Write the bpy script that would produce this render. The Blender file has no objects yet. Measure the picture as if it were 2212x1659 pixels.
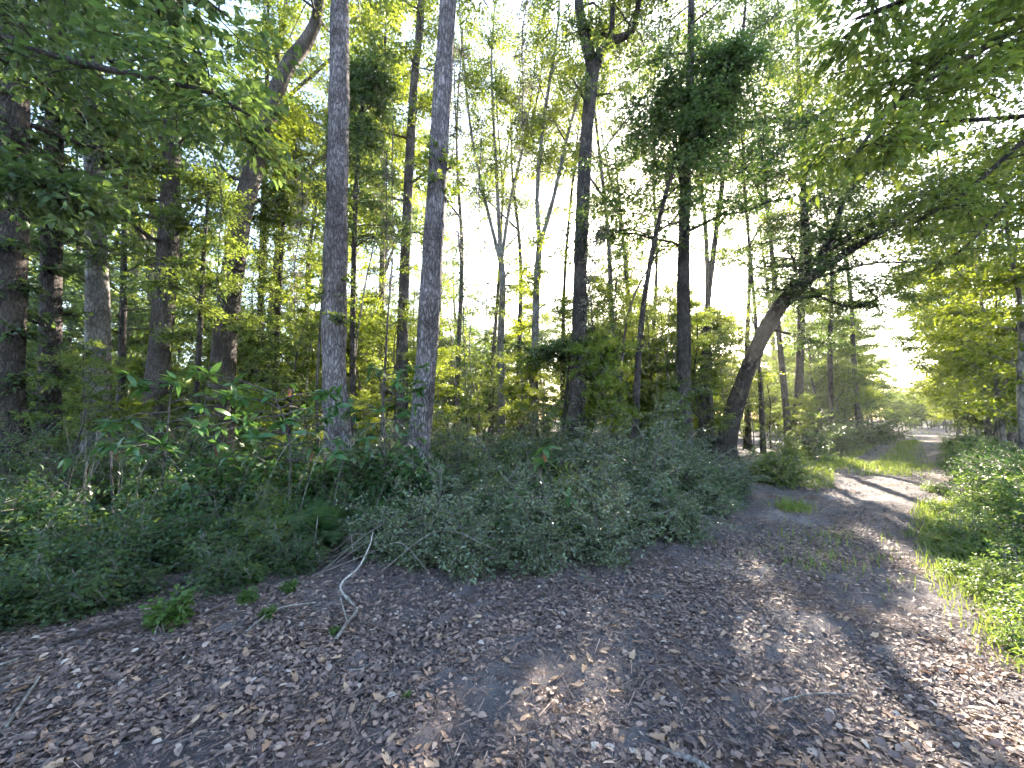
import bpy, math, random
import numpy as np

# ------------------------------------------------------------------ scene, camera, sky, sun
scene = bpy.context.scene
COL = scene.collection
R = math.radians
CAM_H, TILT, F = 1.5, R(5.2), 831.0
SUN_AZ, SUN_EL = 24.0, 24.0          # degrees right of the view axis, above the horizon

cam_d = bpy.data.cameras.new('camera')
cam_d.sensor_fit = 'HORIZONTAL'; cam_d.sensor_width = 36.0; cam_d.lens = 18.0 * F / 1106.0
cam_d.clip_start = 0.05; cam_d.clip_end = 2000
cam = bpy.data.objects.new('camera', cam_d); COL.objects.link(cam)
cam.location = (0, 0, CAM_H); cam.rotation_euler = (R(90) + TILT, 0, 0)
scene.camera = cam

world = bpy.data.worlds.new('World'); scene.world = world; world.use_nodes = True
wn = world.node_tree; wn.nodes.clear()
wo = wn.nodes.new('ShaderNodeOutputWorld'); bg = wn.nodes.new('ShaderNodeBackground')
sky = wn.nodes.new('ShaderNodeTexSky'); sky.sky_type = 'NISHITA'; sky.sun_disc = False
sky.sun_elevation = R(SUN_EL); sky.sun_rotation = R(SUN_AZ)
sky.air_density = 1.0; sky.dust_density = 1.6; sky.ozone_density = 1.0
bg.inputs['Strength'].default_value = 0.11
wn.links.new(sky.outputs[0], bg.inputs[0]); wn.links.new(bg.outputs[0], wo.inputs[0])

sun_d = bpy.data.lights.new('sun', 'SUN'); sun_d.energy = 4.0; sun_d.angle = R(0.5); sun_d.color = (1.0, 0.88, 0.72)
sun = bpy.data.objects.new('sun', sun_d); COL.objects.link(sun)
sun.rotation_euler = (R(90 - SUN_EL), 0, R(180 - SUN_AZ))

vs = scene.view_settings
vs.view_transform = 'Standard'; vs.look = 'None'; vs.gamma = 1.0; vs.use_curve_mapping = False
vs.exposure = 3.28
cy = scene.cycles
cy.max_bounces = 4; cy.diffuse_bounces = 3; cy.glossy_bounces = 1; cy.transmission_bounces = 3; cy.transparent_max_bounces = 2
cy.use_adaptive_sampling = True; cy.adaptive_threshold = 0.025; cy.adaptive_min_samples = 12
cy.use_denoising = True; cy.caustics_reflective = False; cy.caustics_refractive = False
cy.sample_clamp_indirect = 6.0
cy.debug_use_spatial_splits = True

HAZE = 0.0007
cy.volume_bounces = 0
rs = np.random.RandomState(7)
random.seed(7)

# ------------------------------------------------------------------ helpers
def at(px, py, Y):
    """point at forward distance Y metres seen along a picture direction (2212 x 1659 units)"""
    u = (px - 1106.0) / F; v = (829.5 - py) / F
    y = math.cos(TILT) - v * math.sin(TILT); z = math.sin(TILT) + v * math.cos(TILT)
    s = Y / y
    return np.array((u * s, Y, CAM_H + z * s))

def vnoise(x, y, s=1.0, seed=0):
    return (np.sin(x * 1.3 * s + seed * 1.7) * np.cos(y * 1.1 * s - seed) + 0.5 * np.sin(x * 2.9 * s - y * 2.3 * s + seed * 3.1)
            + 0.3 * np.cos(x * 5.3 * s + y * 4.7 * s + seed)) / 1.8

def track_centre(y):      # x of the middle of the track at depth y
    return np.interp(y, [-40, -2, 1, 2.2, 3.5, 5, 8, 11, 20, 36, 80, 200], [-60, -14, -4, 0.6, 3.0, 4.5, 8.0, 10.6, 20.3, 37.3, 83, 210])
def track_half(y):
    return np.interp(y, [1, 2.2, 3.5, 5, 8, 14, 40], [5.0, 2.3, 1.5, 1.0, 1.1, 1.3, 1.5])

def gh(x, y):
    x = np.asarray(x, float); y = np.asarray(y, float)
    d = np.hypot(x, y)
    h = 0.035 * vnoise(x, y, 0.9, 2) + 0.10 * vnoise(x, y, 0.22, 5) * np.clip((d - 5) / 10, 0, 1)
    off = (x - track_centre(y)) * 0.72
    rut = np.exp(-((np.abs(off) - 0.62) / 0.28) ** 2) * np.clip((d - 4) / 3, 0, 1)
    h = h - 0.05 * rut
    return h + 0.10 * np.clip((np.abs(off) - 1.5) / 1.5, 0, 1)

def G(x, y): return float(gh(x, y))

def new_mesh(name, verts, quads=None, tris=None, mat=None, smooth=False):
    verts = np.asarray(verts, np.float32).reshape(-1, 3)
    nq = 0 if quads is None else len(quads); nt = 0 if tris is None else len(tris)
    me = bpy.data.meshes.new(name)
    me.vertices.add(len(verts)); me.vertices.foreach_set('co', verts.ravel())
    idx = []
    if nq: idx.append(np.asarray(quads, np.int32).ravel())
    if nt: idx.append(np.asarray(tris, np.int32).ravel())
    idx = np.concatenate(idx)
    me.loops.add(len(idx)); me.loops.foreach_set('vertex_index', idx)
    me.polygons.add(nq + nt)
    starts = np.concatenate([np.arange(nq) * 4, nq * 4 + np.arange(nt) * 3]).astype(np.int32)
    tot = np.concatenate([np.full(nq, 4), np.full(nt, 3)]).astype(np.int32)
    me.polygons.foreach_set('loop_start', starts); me.polygons.foreach_set('loop_total', tot)
    if smooth: me.polygons.foreach_set('use_smooth', np.ones(nq + nt, bool))
    me.update(calc_edges=True)
    if mat: me.materials.append(mat)
    return me

class MB:
    def __init__(s): s.v = []; s.q = []; s.t = []; s.n = 0
    def add(s, v, q=None, t=None):
        v = np.asarray(v, float).reshape(-1, 3)
        if q is not None and len(q): s.q.append(np.asarray(q, np.int64).reshape(-1, 4) + s.n)
        if t is not None and len(t): s.t.append(np.asarray(t, np.int64).reshape(-1, 3) + s.n)
        s.v.append(v); s.n += len(v)
    def mesh(s, name, mat, smooth=False):
        return new_mesh(name, np.concatenate(s.v), np.concatenate(s.q) if s.q else None, np.concatenate(s.t) if s.t else None, mat, smooth)

def link(name, me, parent=None, loc=None, rotz=None, scale=None):
    o = bpy.data.objects.new(name, me); COL.objects.link(o)
    if parent is not None: o.parent = parent
    if loc is not None: o.location = loc
    if rotz is not None: o.rotation_euler = (0, 0, rotz)
    if scale is not None: o.scale = scale if hasattr(scale, '__len__') else (scale,) * 3
    if name in STUFF_PARTS and parent is not None: o['kind'] = 'stuff'
    return o
STUFF_PARTS = ('limbs', 'crown', 'foliage', 'leaves', 'twigs', 'stems')
def tag(o, label, cat, group=None, kind=None):
    o['label'] = label; o['category'] = cat
    if group: o['group'] = group
    if kind: o['kind'] = kind
    return o
def thing(name, label, cat, loc=(0, 0, 0), rotz=0, group=None, scale=None):
    o = link(name, None, None, loc, rotz, scale); o.empty_display_size = 0.2
    return tag(o, label, cat, group)

def catmull(P, n):
    P = np.asarray(P, float)
    if len(P) == 2: P = np.array([P[0], (P[0] + P[1]) / 2, P[1]])
    ext = np.vstack([2 * P[0] - P[1], P, 2 * P[-1] - P[-2]])
    t = np.linspace(0, len(P) - 1 - 1e-6, n); i = t.astype(int); f = (t - i)[:, None]
    a, b, c, d = ext[i], ext[i + 1], ext[i + 2], ext[i + 3]
    return 0.5 * (2 * b + (c - a) * f + (2 * a - 5 * b + 4 * c - d) * f ** 2 + (3 * b - a - 3 * c + d) * f ** 3)

def tube(mb, P, rad, sides=6, rough=0.0, rng=rs, cap=True):
    P = np.asarray(P, float); n = len(P); rad = np.asarray(rad, float)
    if rad.ndim == 0: rad = np.full(n, float(rad))
    if len(rad) != n: rad = np.interp(np.linspace(0, 1, n), np.linspace(0, 1, len(rad)), rad)
    T = np.gradient(P, axis=0); T /= np.linalg.norm(T, axis=1)[:, None] + 1e-9
    ref = np.array((1.0, 0.13, 0.07)) if abs(T[0][0]) < 0.8 else np.array((0.1, 1.0, 0.2))
    N = ref - T * (T @ ref)[:, None]; N /= np.linalg.norm(N, axis=1)[:, None] + 1e-9
    B = np.cross(T, N)
    a = np.linspace(0, 2 * np.pi, sides, endpoint=False)
    rr = rad[:, None] * np.ones(sides)[None, :]
    if rough: rr = rr * (1 + rough * rng.randn(n, sides))
    V = P[:, None, :] + rr[..., None] * (np.cos(a)[None, :, None] * N[:, None, :] + np.sin(a)[None, :, None] * B[:, None, :])
    i, j = np.meshgrid(np.arange(n - 1), np.arange(sides), indexing='ij'); j2 = (j + 1) % sides
    q = np.stack([i * sides + j, i * sides + j2, (i + 1) * sides + j2, (i + 1) * sides + j], -1).reshape(-1, 4)
    V = V.reshape(-1, 3); t = None
    if cap:
        V = np.vstack([V, P[-1] + T[-1] * rad[-1] * 0.6]); k = len(V) - 1; b = (n - 1) * sides
        t = [(b + jj, b + (jj + 1) % sides, k) for jj in range(sides)]
    mb.add(V, q, t)

# ------------------------------------------------------------------ materials
def node_mat(name):
    m = bpy.data.materials.new(name); m.use_nodes = True
    nt = m.node_tree; nt.nodes.clear()
    return m, nt, nt.nodes.new('ShaderNodeOutputMaterial')
def ramp(nt, stops):
    r = nt.nodes.new('ShaderNodeValToRGB'); e = r.color_ramp.elements
    while len(e) < len(stops): e.new(0.5)
    for el, (p, c) in zip(e, stops): el.position = p; el.color = (*c, 1)
    return r

def leaf_mat(name, stops, trans, tfac=0.45, rough=0.45, spec=0.5, hue=0.25):
    m, nt, out = node_mat(name); L = nt.links.new; N = nt.nodes.new
    geo = N('ShaderNodeNewGeometry'); oi = N('ShaderNodeObjectInfo')
    mixr = N('ShaderNodeMath'); mixr.operation = 'MULTIPLY_ADD'
    L(oi.outputs['Random'], mixr.inputs[0]); mixr.inputs[1].default_value = hue
    sc = N('ShaderNodeMath'); sc.operation = 'MULTIPLY'; sc.inputs[1].default_value = 1 - hue
    L(geo.outputs['Random Per Island'], sc.inputs[0]); L(sc.outputs[0], mixr.inputs[2])
    r = ramp(nt, stops); L(mixr.outputs[0], r.inputs[0])
    p = N('ShaderNodeBsdfPrincipled'); p.inputs['Roughness'].default_value = rough
    p.inputs['Specular IOR Level'].default_value = spec
    L(r.outputs[0], p.inputs['Base Color'])
    t = N('ShaderNodeBsdfTranslucent')
    mx = N('ShaderNodeMix'); mx.data_type = 'RGBA'; mx.inputs[0].default_value = 0.3
    L(r.outputs[0], mx.inputs[7]); mx.inputs[6].default_value = (*trans, 1); L(mx.outputs[2], t.inputs[0])
    ms = N('ShaderNodeMixShader'); ms.inputs[0].default_value = tfac
    L(p.outputs[0], ms.inputs[1]); L(t.outputs[0], ms.inputs[2]); L(ms.outputs[0], out.inputs[0])
    return m

M = {}
M['leaf'] = leaf_mat('leaf_green', [(0.0, (0.036, 0.072, 0.026)), (0.45, (0.062, 0.115, 0.034)), (0.85, (0.10, 0.16, 0.04)), (1.0, (0.18, 0.20, 0.045))], (0.32, 0.40, 0.04), 0.5, 0.5, 0.4)
M['leaf_dark'] = leaf_mat('leaf_dark_green', [(0.0, (0.026, 0.058, 0.030)), (0.5, (0.045, 0.090, 0.042)), (0.95, (0.075, 0.125, 0.048)), (1.0, (0.20, 0.15, 0.03))], (0.20, 0.30, 0.05), 0.45, 0.38, 0.5)  # dark green leaves, with the bluish tone of shade put into the colour
M['leaf_lime'] = leaf_mat('leaf_yellow_green', [(0.0, (0.06, 0.12, 0.015)), (0.5, (0.10, 0.18, 0.02)), (1.0, (0.20, 0.24, 0.03))], (0.40, 0.46, 0.03), 0.55, 0.5, 0.35)  # yellow of sunlit leaves put into the colour
M['leaf_shrub'] = leaf_mat('leaf_glossy_shrub', [(0.0, (0.06, 0.10, 0.05)), (0.6, (0.11, 0.15, 0.08)), (1.0, (0.19, 0.22, 0.12))], (0.18, 0.24, 0.06), 0.30, 0.22, 0.9)
M['leaf_magnolia'] = leaf_mat('leaf_magnolia', [(0.0, (0.025, 0.075, 0.025)), (0.8, (0.05, 0.13, 0.035)), (1.0, (0.12, 0.18, 0.04))], (0.14, 0.26, 0.04), 0.3, 0.28, 0.6)
M['fern'] = leaf_mat('fern_green', [(0.0, (0.022, 0.062, 0.022)), (1.0, (0.05, 0.11, 0.03))], (0.12, 0.22, 0.03), 0.35, 0.5, 0.4)
M['grass'] = leaf_mat('grass_green', [(0.0, (0.08, 0.14, 0.03)), (0.7, (0.14, 0.21, 0.045)), (1.0, (0.27, 0.26, 0.10))], (0.34, 0.42, 0.05), 0.45, 0.5, 0.4)
M['litter'] = leaf_mat('dead_leaf', [(0.0, (0.09, 0.068, 0.064)), (0.45, (0.165, 0.122, 0.110)), (0.8, (0.26, 0.185, 0.155)), (0.95, (0.38, 0.265, 0.205)), (1.0, (0.46, 0.41, 0.36))], (0.30, 0.16, 0.07), 0.15, 0.6, 0.35, 0.0)
M['tan_leaf'] = leaf_mat('fallen_tan_leaf', [(0.0, (0.20, 0.13, 0.09)), (0.6, (0.34, 0.22, 0.145)), (1.0, (0.46, 0.33, 0.23))], (0.30, 0.16, 0.07), 0.12, 0.6, 0.3, 0.9)
M['brown_leaf'] = leaf_mat('brown_hanging_leaf', [(0.0, (0.10, 0.05, 0.028)), (1.0, (0.20, 0.10, 0.05))], (0.25, 0.10, 0.04), 0.25, 0.6, 0.3)

def bark_mat(name, dark, light, ridge=14.0, stretch=0.22, bump=0.6, moss=0.0):
    m, nt, out = node_mat(name); L = nt.links.new; N = nt.nodes.new
    tc = N('ShaderNodeTexCoord'); mp = N('ShaderNodeMapping'); mp.inputs['Scale'].default_value = (1, 1, stretch)
    L(tc.outputs['Object'], mp.inputs[0])
    vo = N('ShaderNodeTexVoronoi'); vo.feature = 'DISTANCE_TO_EDGE'; vo.inputs['Scale'].default_value = ridge
    no = N('ShaderNodeTexNoise'); no.inputs['Scale'].default_value = ridge * 0.6; no.inputs['Detail'].default_value = 6
    L(mp.outputs[0], no.inputs[0])
    wm = N('ShaderNodeMix'); wm.data_type = 'VECTOR'; wm.inputs[0].default_value = 0.12
    L(mp.outputs[0], wm.inputs[4]); L(no.outputs['Color'], wm.inputs[5]); L(wm.outputs[1], vo.inputs['Vector'])
    r = ramp(nt, [(0.0, dark), (0.10, tuple(0.5 * (a + b) for a, b in zip(dark, light))), (0.35, light)])
    L(vo.outputs['Distance'], r.inputs[0])
    big = N('ShaderNodeTexNoise'); big.inputs['Scale'].default_value = 2.2; big.inputs['Detail'].default_value = 4
    L(tc.outputs['Object'], big.inputs[0])
    br = ramp(nt, [(0.32, (0.45, 0.42, 0.40)), (0.5, (0.85, 0.84, 0.84)), (0.68, (1.25, 1.25, 1.28))]); L(big.outputs[0], br.inputs[0])
    mu = N('ShaderNodeMix'); mu.data_type = 'RGBA'; mu.blend_type = 'MULTIPLY'; mu.inputs[0].default_value = 1
    L(r.outputs[0], mu.inputs[6]); L(br.outputs[0], mu.inputs[7])
    p = N('ShaderNodeBsdfPrincipled'); p.inputs['Roughness'].default_value = 0.85; p.inputs['Specular IOR Level'].default_value = 0.25
    L(mu.outputs[2], p.inputs['Base Color'])
    b = N('ShaderNodeBump'); b.inputs['Strength'].default_value = bump; b.inputs['Distance'].default_value = 0.02
    rr = ramp(nt, [(0.0, (0, 0, 0)), (0.25, (1, 1, 1))]); L(vo.outputs['Distance'], rr.inputs[0])
    L(rr.outputs[0], b.inputs['Height']); L(b.outputs[0], p.inputs['Normal']); L(p.outputs[0], out.inputs[0])
    return m
M['bark_pine'] = bark_mat('bark_grey_plated', (0.055, 0.045, 0.045), (0.25, 0.22, 0.225), 22, 0.28, 0.9)
M['bark'] = bark_mat('bark_grey_brown', (0.045, 0.036, 0.032), (0.17, 0.145, 0.135), 26, 0.2, 0.6)
M['bark_dark'] = bark_mat('bark_dark', (0.022, 0.018, 0.017), (0.095, 0.078, 0.070), 24, 0.22, 0.7)
M['bark_pale'] = bark_mat('bark_pale_grey', (0.10, 0.092, 0.085), (0.27, 0.25, 0.235), 16, 0.4, 0.3)
M['twig'] = bark_mat('twig_grey', (0.09, 0.08, 0.072), (0.26, 0.235, 0.21), 30, 0.4, 0.2)
M['deadwood'] = bark_mat('deadwood_white', (0.13, 0.115, 0.10), (0.40, 0.375, 0.34), 26, 0.5, 0.3)
M['verge'] = leaf_mat('verge_green', [(0.0, (0.07, 0.13, 0.035)), (0.7, (0.11, 0.19, 0.045)), (1.0, (0.20, 0.24, 0.07))], (0.30, 0.42, 0.05), 0.45, 0.45, 0.4)
M['cedar'] = leaf_mat('cedar_needles', [(0.0, (0.05, 0.045, 0.025)), (1.0, (0.09, 0.085, 0.04))], (0.12, 0.11, 0.04), 0.3, 0.6, 0.2)
M['seedling'] = leaf_mat('seedling_green', [(0.0, (0.05, 0.11, 0.025)), (1.0, (0.09, 0.16, 0.035))], (0.16, 0.28, 0.04), 0.35, 0.4, 0.4)
M['moss'] = leaf_mat('grey_moss', [(0.0, (0.10, 0.10, 0.085)), (1.0, (0.24, 0.23, 0.20))], (0.3, 0.28, 0.2), 0.4, 0.8, 0.1)

def ground_mat():
    m, nt, out = node_mat('forest_floor'); L = nt.links.new; N = nt.nodes.new
    tc = N('ShaderNodeTexCoord')
    def noise(s, d=8, r=0.6):
        n = N('ShaderNodeTexNoise'); n.inputs['Scale'].default_value = s; n.inputs['Detail'].default_value = d; n.inputs['Roughness'].default_value = r
        L(tc.outputs['Object'], n.inputs[0]); return n
    soil = ramp(nt, [(0.28, (0.038, 0.034, 0.038)), (0.5, (0.13, 0.118, 0.124)), (0.72, (0.29, 0.265, 0.265))])
    L(noise(75, 12, 0.85).outputs[0], soil.inputs[0])
    sand = ramp(nt, [(0.2, (0.12, 0.11, 0.115)), (0.8, (0.36, 0.34, 0.345))]); L(noise(90, 6, 0.7).outputs[0], sand.inputs[0])
    mk = ramp(nt, [(0.54, (0, 0, 0)), (0.68, (1, 1, 1))]); L(noise(0.75, 5, 0.6).outputs[0], mk.inputs[0])
    a = N('ShaderNodeMix'); a.data_type = 'RGBA'; L(mk.outputs[0], a.inputs[0]); L(soil.outputs[0], a.inputs[6]); L(sand.outputs[0], a.inputs[7])
    vo = N('ShaderNodeTexVoronoi'); vo.inputs['Scale'].default_value = 24; vo.inputs['Randomness'].default_value = 1; L(tc.outputs['Object'], vo.inputs[0])
    duff = ramp(nt, [(0.0, (0.06, 0.038, 0.030)), (0.5, (0.15, 0.092, 0.068)), (1.0, (0.26, 0.17, 0.12))])
    sx = N('ShaderNodeSeparateColor'); L(vo.outputs['Color'], sx.inputs[0]); L(sx.outputs[0], duff.inputs[0])
    mk2 = ramp(nt, [(0.50, (0, 0, 0)), (0.64, (1, 1, 1))]); L(noise(1.3, 8, 0.7).outputs[0], mk2.inputs[0])
    b = N('ShaderNodeMix'); b.data_type = 'RGBA'; L(mk2.outputs[0], b.inputs[0]); L(a.outputs[2], b.inputs[6]); L(duff.outputs[0], b.inputs[7])
    p = N('ShaderNodeBsdfPrincipled'); p.inputs['Roughness'].default_value = 0.9; p.inputs['Specular IOR Level'].default_value = 0.2
    L(b.outputs[2], p.inputs['Base Color'])
    bu = N('ShaderNodeBump'); bu.inputs['Strength'].default_value = 0.9; bu.inputs['Distance'].default_value = 0.03
    L(noise(60, 12, 0.85).outputs[0], bu.inputs['Height']); L(bu.outputs[0], p.inputs['Normal']); L(p.outputs[0], out.inputs[0])
    return m
M['ground'] = ground_mat()

# ------------------------------------------------------------------ ground and track (one grid, split along the verge)
def build_ground():
    def axis(lo, hi, step, outer):
        core = np.arange(lo, hi + 1e-6, step); g = []
        s = step; v = hi
        while v < outer: s *= 1.22; v += s; g.append(v)
        h = []; s = step; v = lo
        while v > -outer: s *= 1.22; v -= s; h.append(v)
        return np.array(h[::-1] + list(core) + g)
    X = axis(-7, 16, 0.11, 700); Y = axis(-1, 17, 0.11, 700)
    xx, yy = np.meshgrid(X, Y); zz = gh(xx, yy)
    zz += 0.012 * rs.randn(*zz.shape) * (np.hypot(xx, yy) < 18)
    V = np.stack([xx, yy, zz], -1).reshape(-1, 3); nx = len(X)
    i, j = np.meshgrid(np.arange(len(Y) - 1), np.arange(nx - 1), indexing='ij')
    q = np.stack([i * nx + j, i * nx + j + 1, (i + 1) * nx + j + 1, (i + 1) * nx + j], -1).reshape(-1, 4)
    c = V[q].mean(1); d = np.abs(c[:, 0] - track_centre(c[:, 1])) * 0.75 + 0.15 * vnoise(c[:, 0], c[:, 1], 2.0, 3)
    on = (d < track_half(c[:, 1])) & (c[:, 1] > -1) & (c[:, 1] < 140)
    for nm, sel in (('ground', ~on), ('dirt_track', on)):
        qq = q[sel]; u, inv = np.unique(qq, return_inverse=True)
        o = link(nm, new_mesh(nm, V[u], inv.reshape(-1, 4), None, M['ground'], True)); o['kind'] = 'structure'
        if nm == 'dirt_track': o['label'] = 'dirt track strewn with dead leaves curving off to the right'
        else: o['label'] = 'leaf covered forest floor on both sides of the track'
build_ground()

# ------------------------------------------------------------------ foliage
def frames(d, rng, roll):
    """rows: forward, side, up frames from forward vectors d (N,3) with up biased to +z, rolled at random"""
    d = d / (np.linalg.norm(d, axis=1)[:, None] + 1e-9)
    up = np.tile((0.0, 0.0, 1.0), (len(d), 1)) + 0.02 * rng.randn(len(d), 3)
    s = np.cross(d, up); s /= np.linalg.norm(s, axis=1)[:, None] + 1e-9
    u = np.cross(s, d)
    a = roll * rng.randn(len(d)); c, n = np.cos(a)[:, None], np.sin(a)[:, None]
    return d, s * c + u * n, u * c - s * n

def leaves(mb, pos, fwd, length, width, rng, roll=0.5, fold=0.25, shape='rhomb', jit=0.25):
    n = len(pos); f, s, u = frames(fwd, rng, roll)
    l = (length * (1 + jit * rng.randn(n)).clip(0.4, 1.8))[:, None]; w = (width * (1 + jit * rng.randn(n)).clip(0.4, 1.8))[:, None]
    if shape == 'rhomb':
        V = np.stack([pos, pos + f * l * 0.45 + s * w * 0.5 + u * w * fold, pos + f * l - u * l * 0.10, pos + f * l * 0.45 - s * w * 0.5 + u * w * fold], 1)
        mb.add(V.reshape(-1, 3), np.arange(4 * n).reshape(-1, 4))
    else:   # oval with a folded midrib: 8 vertices, 6 faces
        rows = [(0, 0, 0), (0.28, 0.42, 0.10), (0.65, 0.46, 0.02), (1, 0, -0.16)]
        P0 = pos; A = pos + f * l * 0.28 + u * l * 0.03; B = pos + f * l * 0.65 - u * l * 0.01; T = pos + f * l - u * l * 0.12
        AL = A + s * w * 0.42 + u * w * fold; AR = A - s * w * 0.42 + u * w * fold
        BL = B + s * w * 0.46 + u * w * fold; BR = B - s * w * 0.46 + u * w * fold
        V = np.stack([P0, A, B, T, AL, AR, BL, BR], 1).reshape(-1, 3); k = (np.arange(n) * 8)[:, None]
        q = np.concatenate([k + np.array([[1, 2, 6, 4]]), k + np.array([[1, 5, 7, 2]])])
        t = np.concatenate([k + np.array([[0, 1, 4]]), k + np.array([[0, 5, 1]]), k + np.array([[2, 3, 6]]), k + np.array([[2, 7, 3]])])
        mb.add(V, q, t)

def sprays(mb, wood, C, D, rng, size=0.5, n=22, leaf=0.09, lw=0.045, flat=0.35, roll=0.5, shape='rhomb', droop=0.25):
    """leafy twigs starting at C (N,3) heading along D (N,3): leaves left and right along each twig"""
    N = len(C); f, s, u = frames(D, rng, flat)
    t = np.linspace(0.08, 1, n)[None, :] + 0.04 * rng.randn(N, n)
    side = np.where(np.arange(n) % 2 == 0, 1.0, -1.0)[None, :]
    spread = (0.30 * np.sin(np.clip(t, 0, 1) * 2.6 + 0.35)) * size * rng.rand(N, n) ** 0.7
    sz = size * (0.7 + 0.6 * rng.rand(N, 1))
    pos = (C[:, None, :] + f[:, None, :] * (t * sz)[..., None] + s[:, None, :] * (side * spread)[..., None]
           + u[:, None, :] * (0.05 * size * rng.randn(N, n) - droop * size * t ** 2)[..., None])
    fw = f[:, None, :] * 0.75 + s[:, None, :] * (side * (0.8 + 0.3 * rng.randn(N, n)))[..., None] + 0.35 * rng.randn(N, n, 3) - np.array((0, 0, droop))
    leaves(mb, pos.reshape(-1, 3), fw.reshape(-1, 3), leaf, lw, rng, roll, 0.2, shape)
    if wood is not None:      # the twig itself: a thin strip with depth (three-sided)
        E = C + f * sz - u * droop * size; r = 0.004 + 0.003 * size
        V = np.stack([C + s * r, C - s * r, C + u * r * 1.6, E], 1).reshape(-1, 3); k = (np.arange(N) * 4)[:, None]
        wood.add(V, None, np.concatenate([k + np.array([[0, 1, 3]]), k + np.array([[1, 2, 3]]), k + np.array([[2, 0, 3]])]))

def crown_on(path, rad, rng, wood, foli, t0, t1, n1, reach, n2=6, n3=5, rise=0.5, bias=None, prof=None, spray=None, limb_r=0.3, mask=None, droop=0.15):
    """limbs leave the stem between t0 and t1, fork into side branches, and carry leafy sprays"""
    spray = spray or {}
    path = np.asarray(path, float); npth = len(path); Cs = []; Ds = []
    az = rng.rand() * 6.28
    for k in range(n1):
        t = t0 + (t1 - t0) * (k + rng.rand() * 0.9) / n1
        x = t * (npth - 1); i = min(int(x), npth - 2); p0 = path[i] + (path[i + 1] - path[i]) * (x - i)
        r0 = np.interp(t, np.linspace(0, 1, len(rad)), rad) * limb_r
        az += 2.4 + 0.5 * rng.randn(); d = np.array((math.cos(az), math.sin(az), 0.0))
        if bias is not None: d = d + np.asarray(bias); d[2] *= 1
        tt = (t - t0) / max(t1 - t0, 1e-6)
        Ln = reach * (prof(tt) if prof else (1.0 - 0.55 * tt)) * (0.35 + 0.95 * rng.rand())
        d /= np.linalg.norm(d) + 1e-9
        r_ = rise * (0.5 + rng.rand())
        pts = [p0]; m = 7
        for q in range(1, m):
            s = q / (m - 1); dirv = d * 1.0 + np.array((0, 0, r_ * (1 - 0.8 * s) - droop * s)) + 0.16 * rng.randn(3)
            pts.append(pts[-1] + dirv / np.linalg.norm(dirv) * Ln / (m - 1))
        pts = np.array(pts)
        if mask is not None and not mask(pts[-1]): continue
        tube(wood, pts, [max(r0, 0.012), max(r0 * 0.25, 0.006)], 5, 0.05, rng)
        for j in range(n2):
            s = 0.22 + 0.78 * (j + rng.rand() * 0.8) / n2; x = s * (m - 1); i = min(int(x), m - 2); b0 = pts[i] + (pts[i + 1] - pts[i]) * (x - i)
            td = pts[i + 1] - pts[i]; td /= np.linalg.norm(td)
            sd = np.cross(td, (0, 0, 1)); sd /= np.linalg.norm(sd) + 1e-9
            sd = td * 0.65 + sd * (1 if j % 2 else -1) * (0.9 + 0.3 * rng.randn()) + np.array((0, 0, 0.15 + 0.3 * rng.randn())); sd /= np.linalg.norm(sd)
            bl = Ln * (0.20 + 0.25 * rng.rand()) * (1.25 - 0.6 * s)
            b = np.array([b0, b0 + sd * bl * 0.5 + 0.06 * bl * rng.randn(3), b0 + sd * bl + np.array((0, 0, -droop * bl * 0.5))])
            tube(wood, b, [max(r0 * 0.3, 0.007), 0.004], 3, 0, rng, False)
            for z in range(n3):
                w = (z + rng.rand()) / n3; c = b[0] + (b[2] - b[0]) * w + 0.05 * bl * rng.randn(3)
                dd = sd * 0.8 + 0.75 * rng.randn(3) * np.array((1, 1, 0.45)); Cs.append(c); Ds.append(dd)
    if Cs: sprays(foli, wood, np.array(Cs), np.array(Ds), rng, **spray)

def stem(mb, pts, rad, sides, rng, n=24, rough=0.03, flare=True):
    P = catmull(pts, n)
    r = np.interp(np.linspace(0, 1, n), np.linspace(0, 1, len(rad)), rad)
    if flare: r = r * (1 + 0.55 * np.exp(-np.linspace(0, 1, n) * (n - 1) / 1.6 * 1.0))
    k = np.linspace(0, 1, n) * n / 4.0; r = r * (1 + 1.2 * rough * np.sin(k * 2.1 + rng.rand() * 6) + rough * np.sin(k * 5.3 + rng.rand() * 6))
    tube(mb, P, r, sides, rough, rng)
    return P, r

# ------------------------------------------------------------------ named trees, traced in depth from the photograph
def px_path(pts):      # [(px, py, depth)] -> world points, first one dropped onto the ground
    P = [at(*p) for p in pts]; P[0][2] = G(P[0][0], P[0][1]) - 0.08
    return np.array(P)

def named_tree(name, label, pts, rad, bark, leaf, crown=None, forks=(), sides=14, extra=None, cat='tree', seed=1, n=30, rough=0.025):
    rng = np.random.RandomState(seed)
    P = px_path(pts); base = P[0].copy(); L = P - base
    t = thing(name, label, cat, base)
    tm = MB(); path, r = stem(tm, L, rad, sides, rng, n, rough)
    link('trunk', tm.mesh('trunk', M[bark], True), t)
    wood = MB(); fol = MB()
    for fk in forks:
        fp = np.array([at(*p) for p in fk['pts']]) - base
        fpath = catmull(fp, 12); bm_ = MB(); tube(bm_, fpath, fk['rad'], 9, rough, rng); link('bough', bm_.mesh('bough', M[bark], True), t)
        if fk.get('crown'): crown_on(fpath, fk['rad'], rng, wood, fol, **fk['crown'])
    for c in (crown or []): crown_on(path, rad, rng, wood, fol, **c)
    if wood.n: link('limbs', wood.mesh('limbs', M[bark], True), t)
    if fol.n: link('crown', fol.mesh('crown', M[leaf]), t)
    return t

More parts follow.
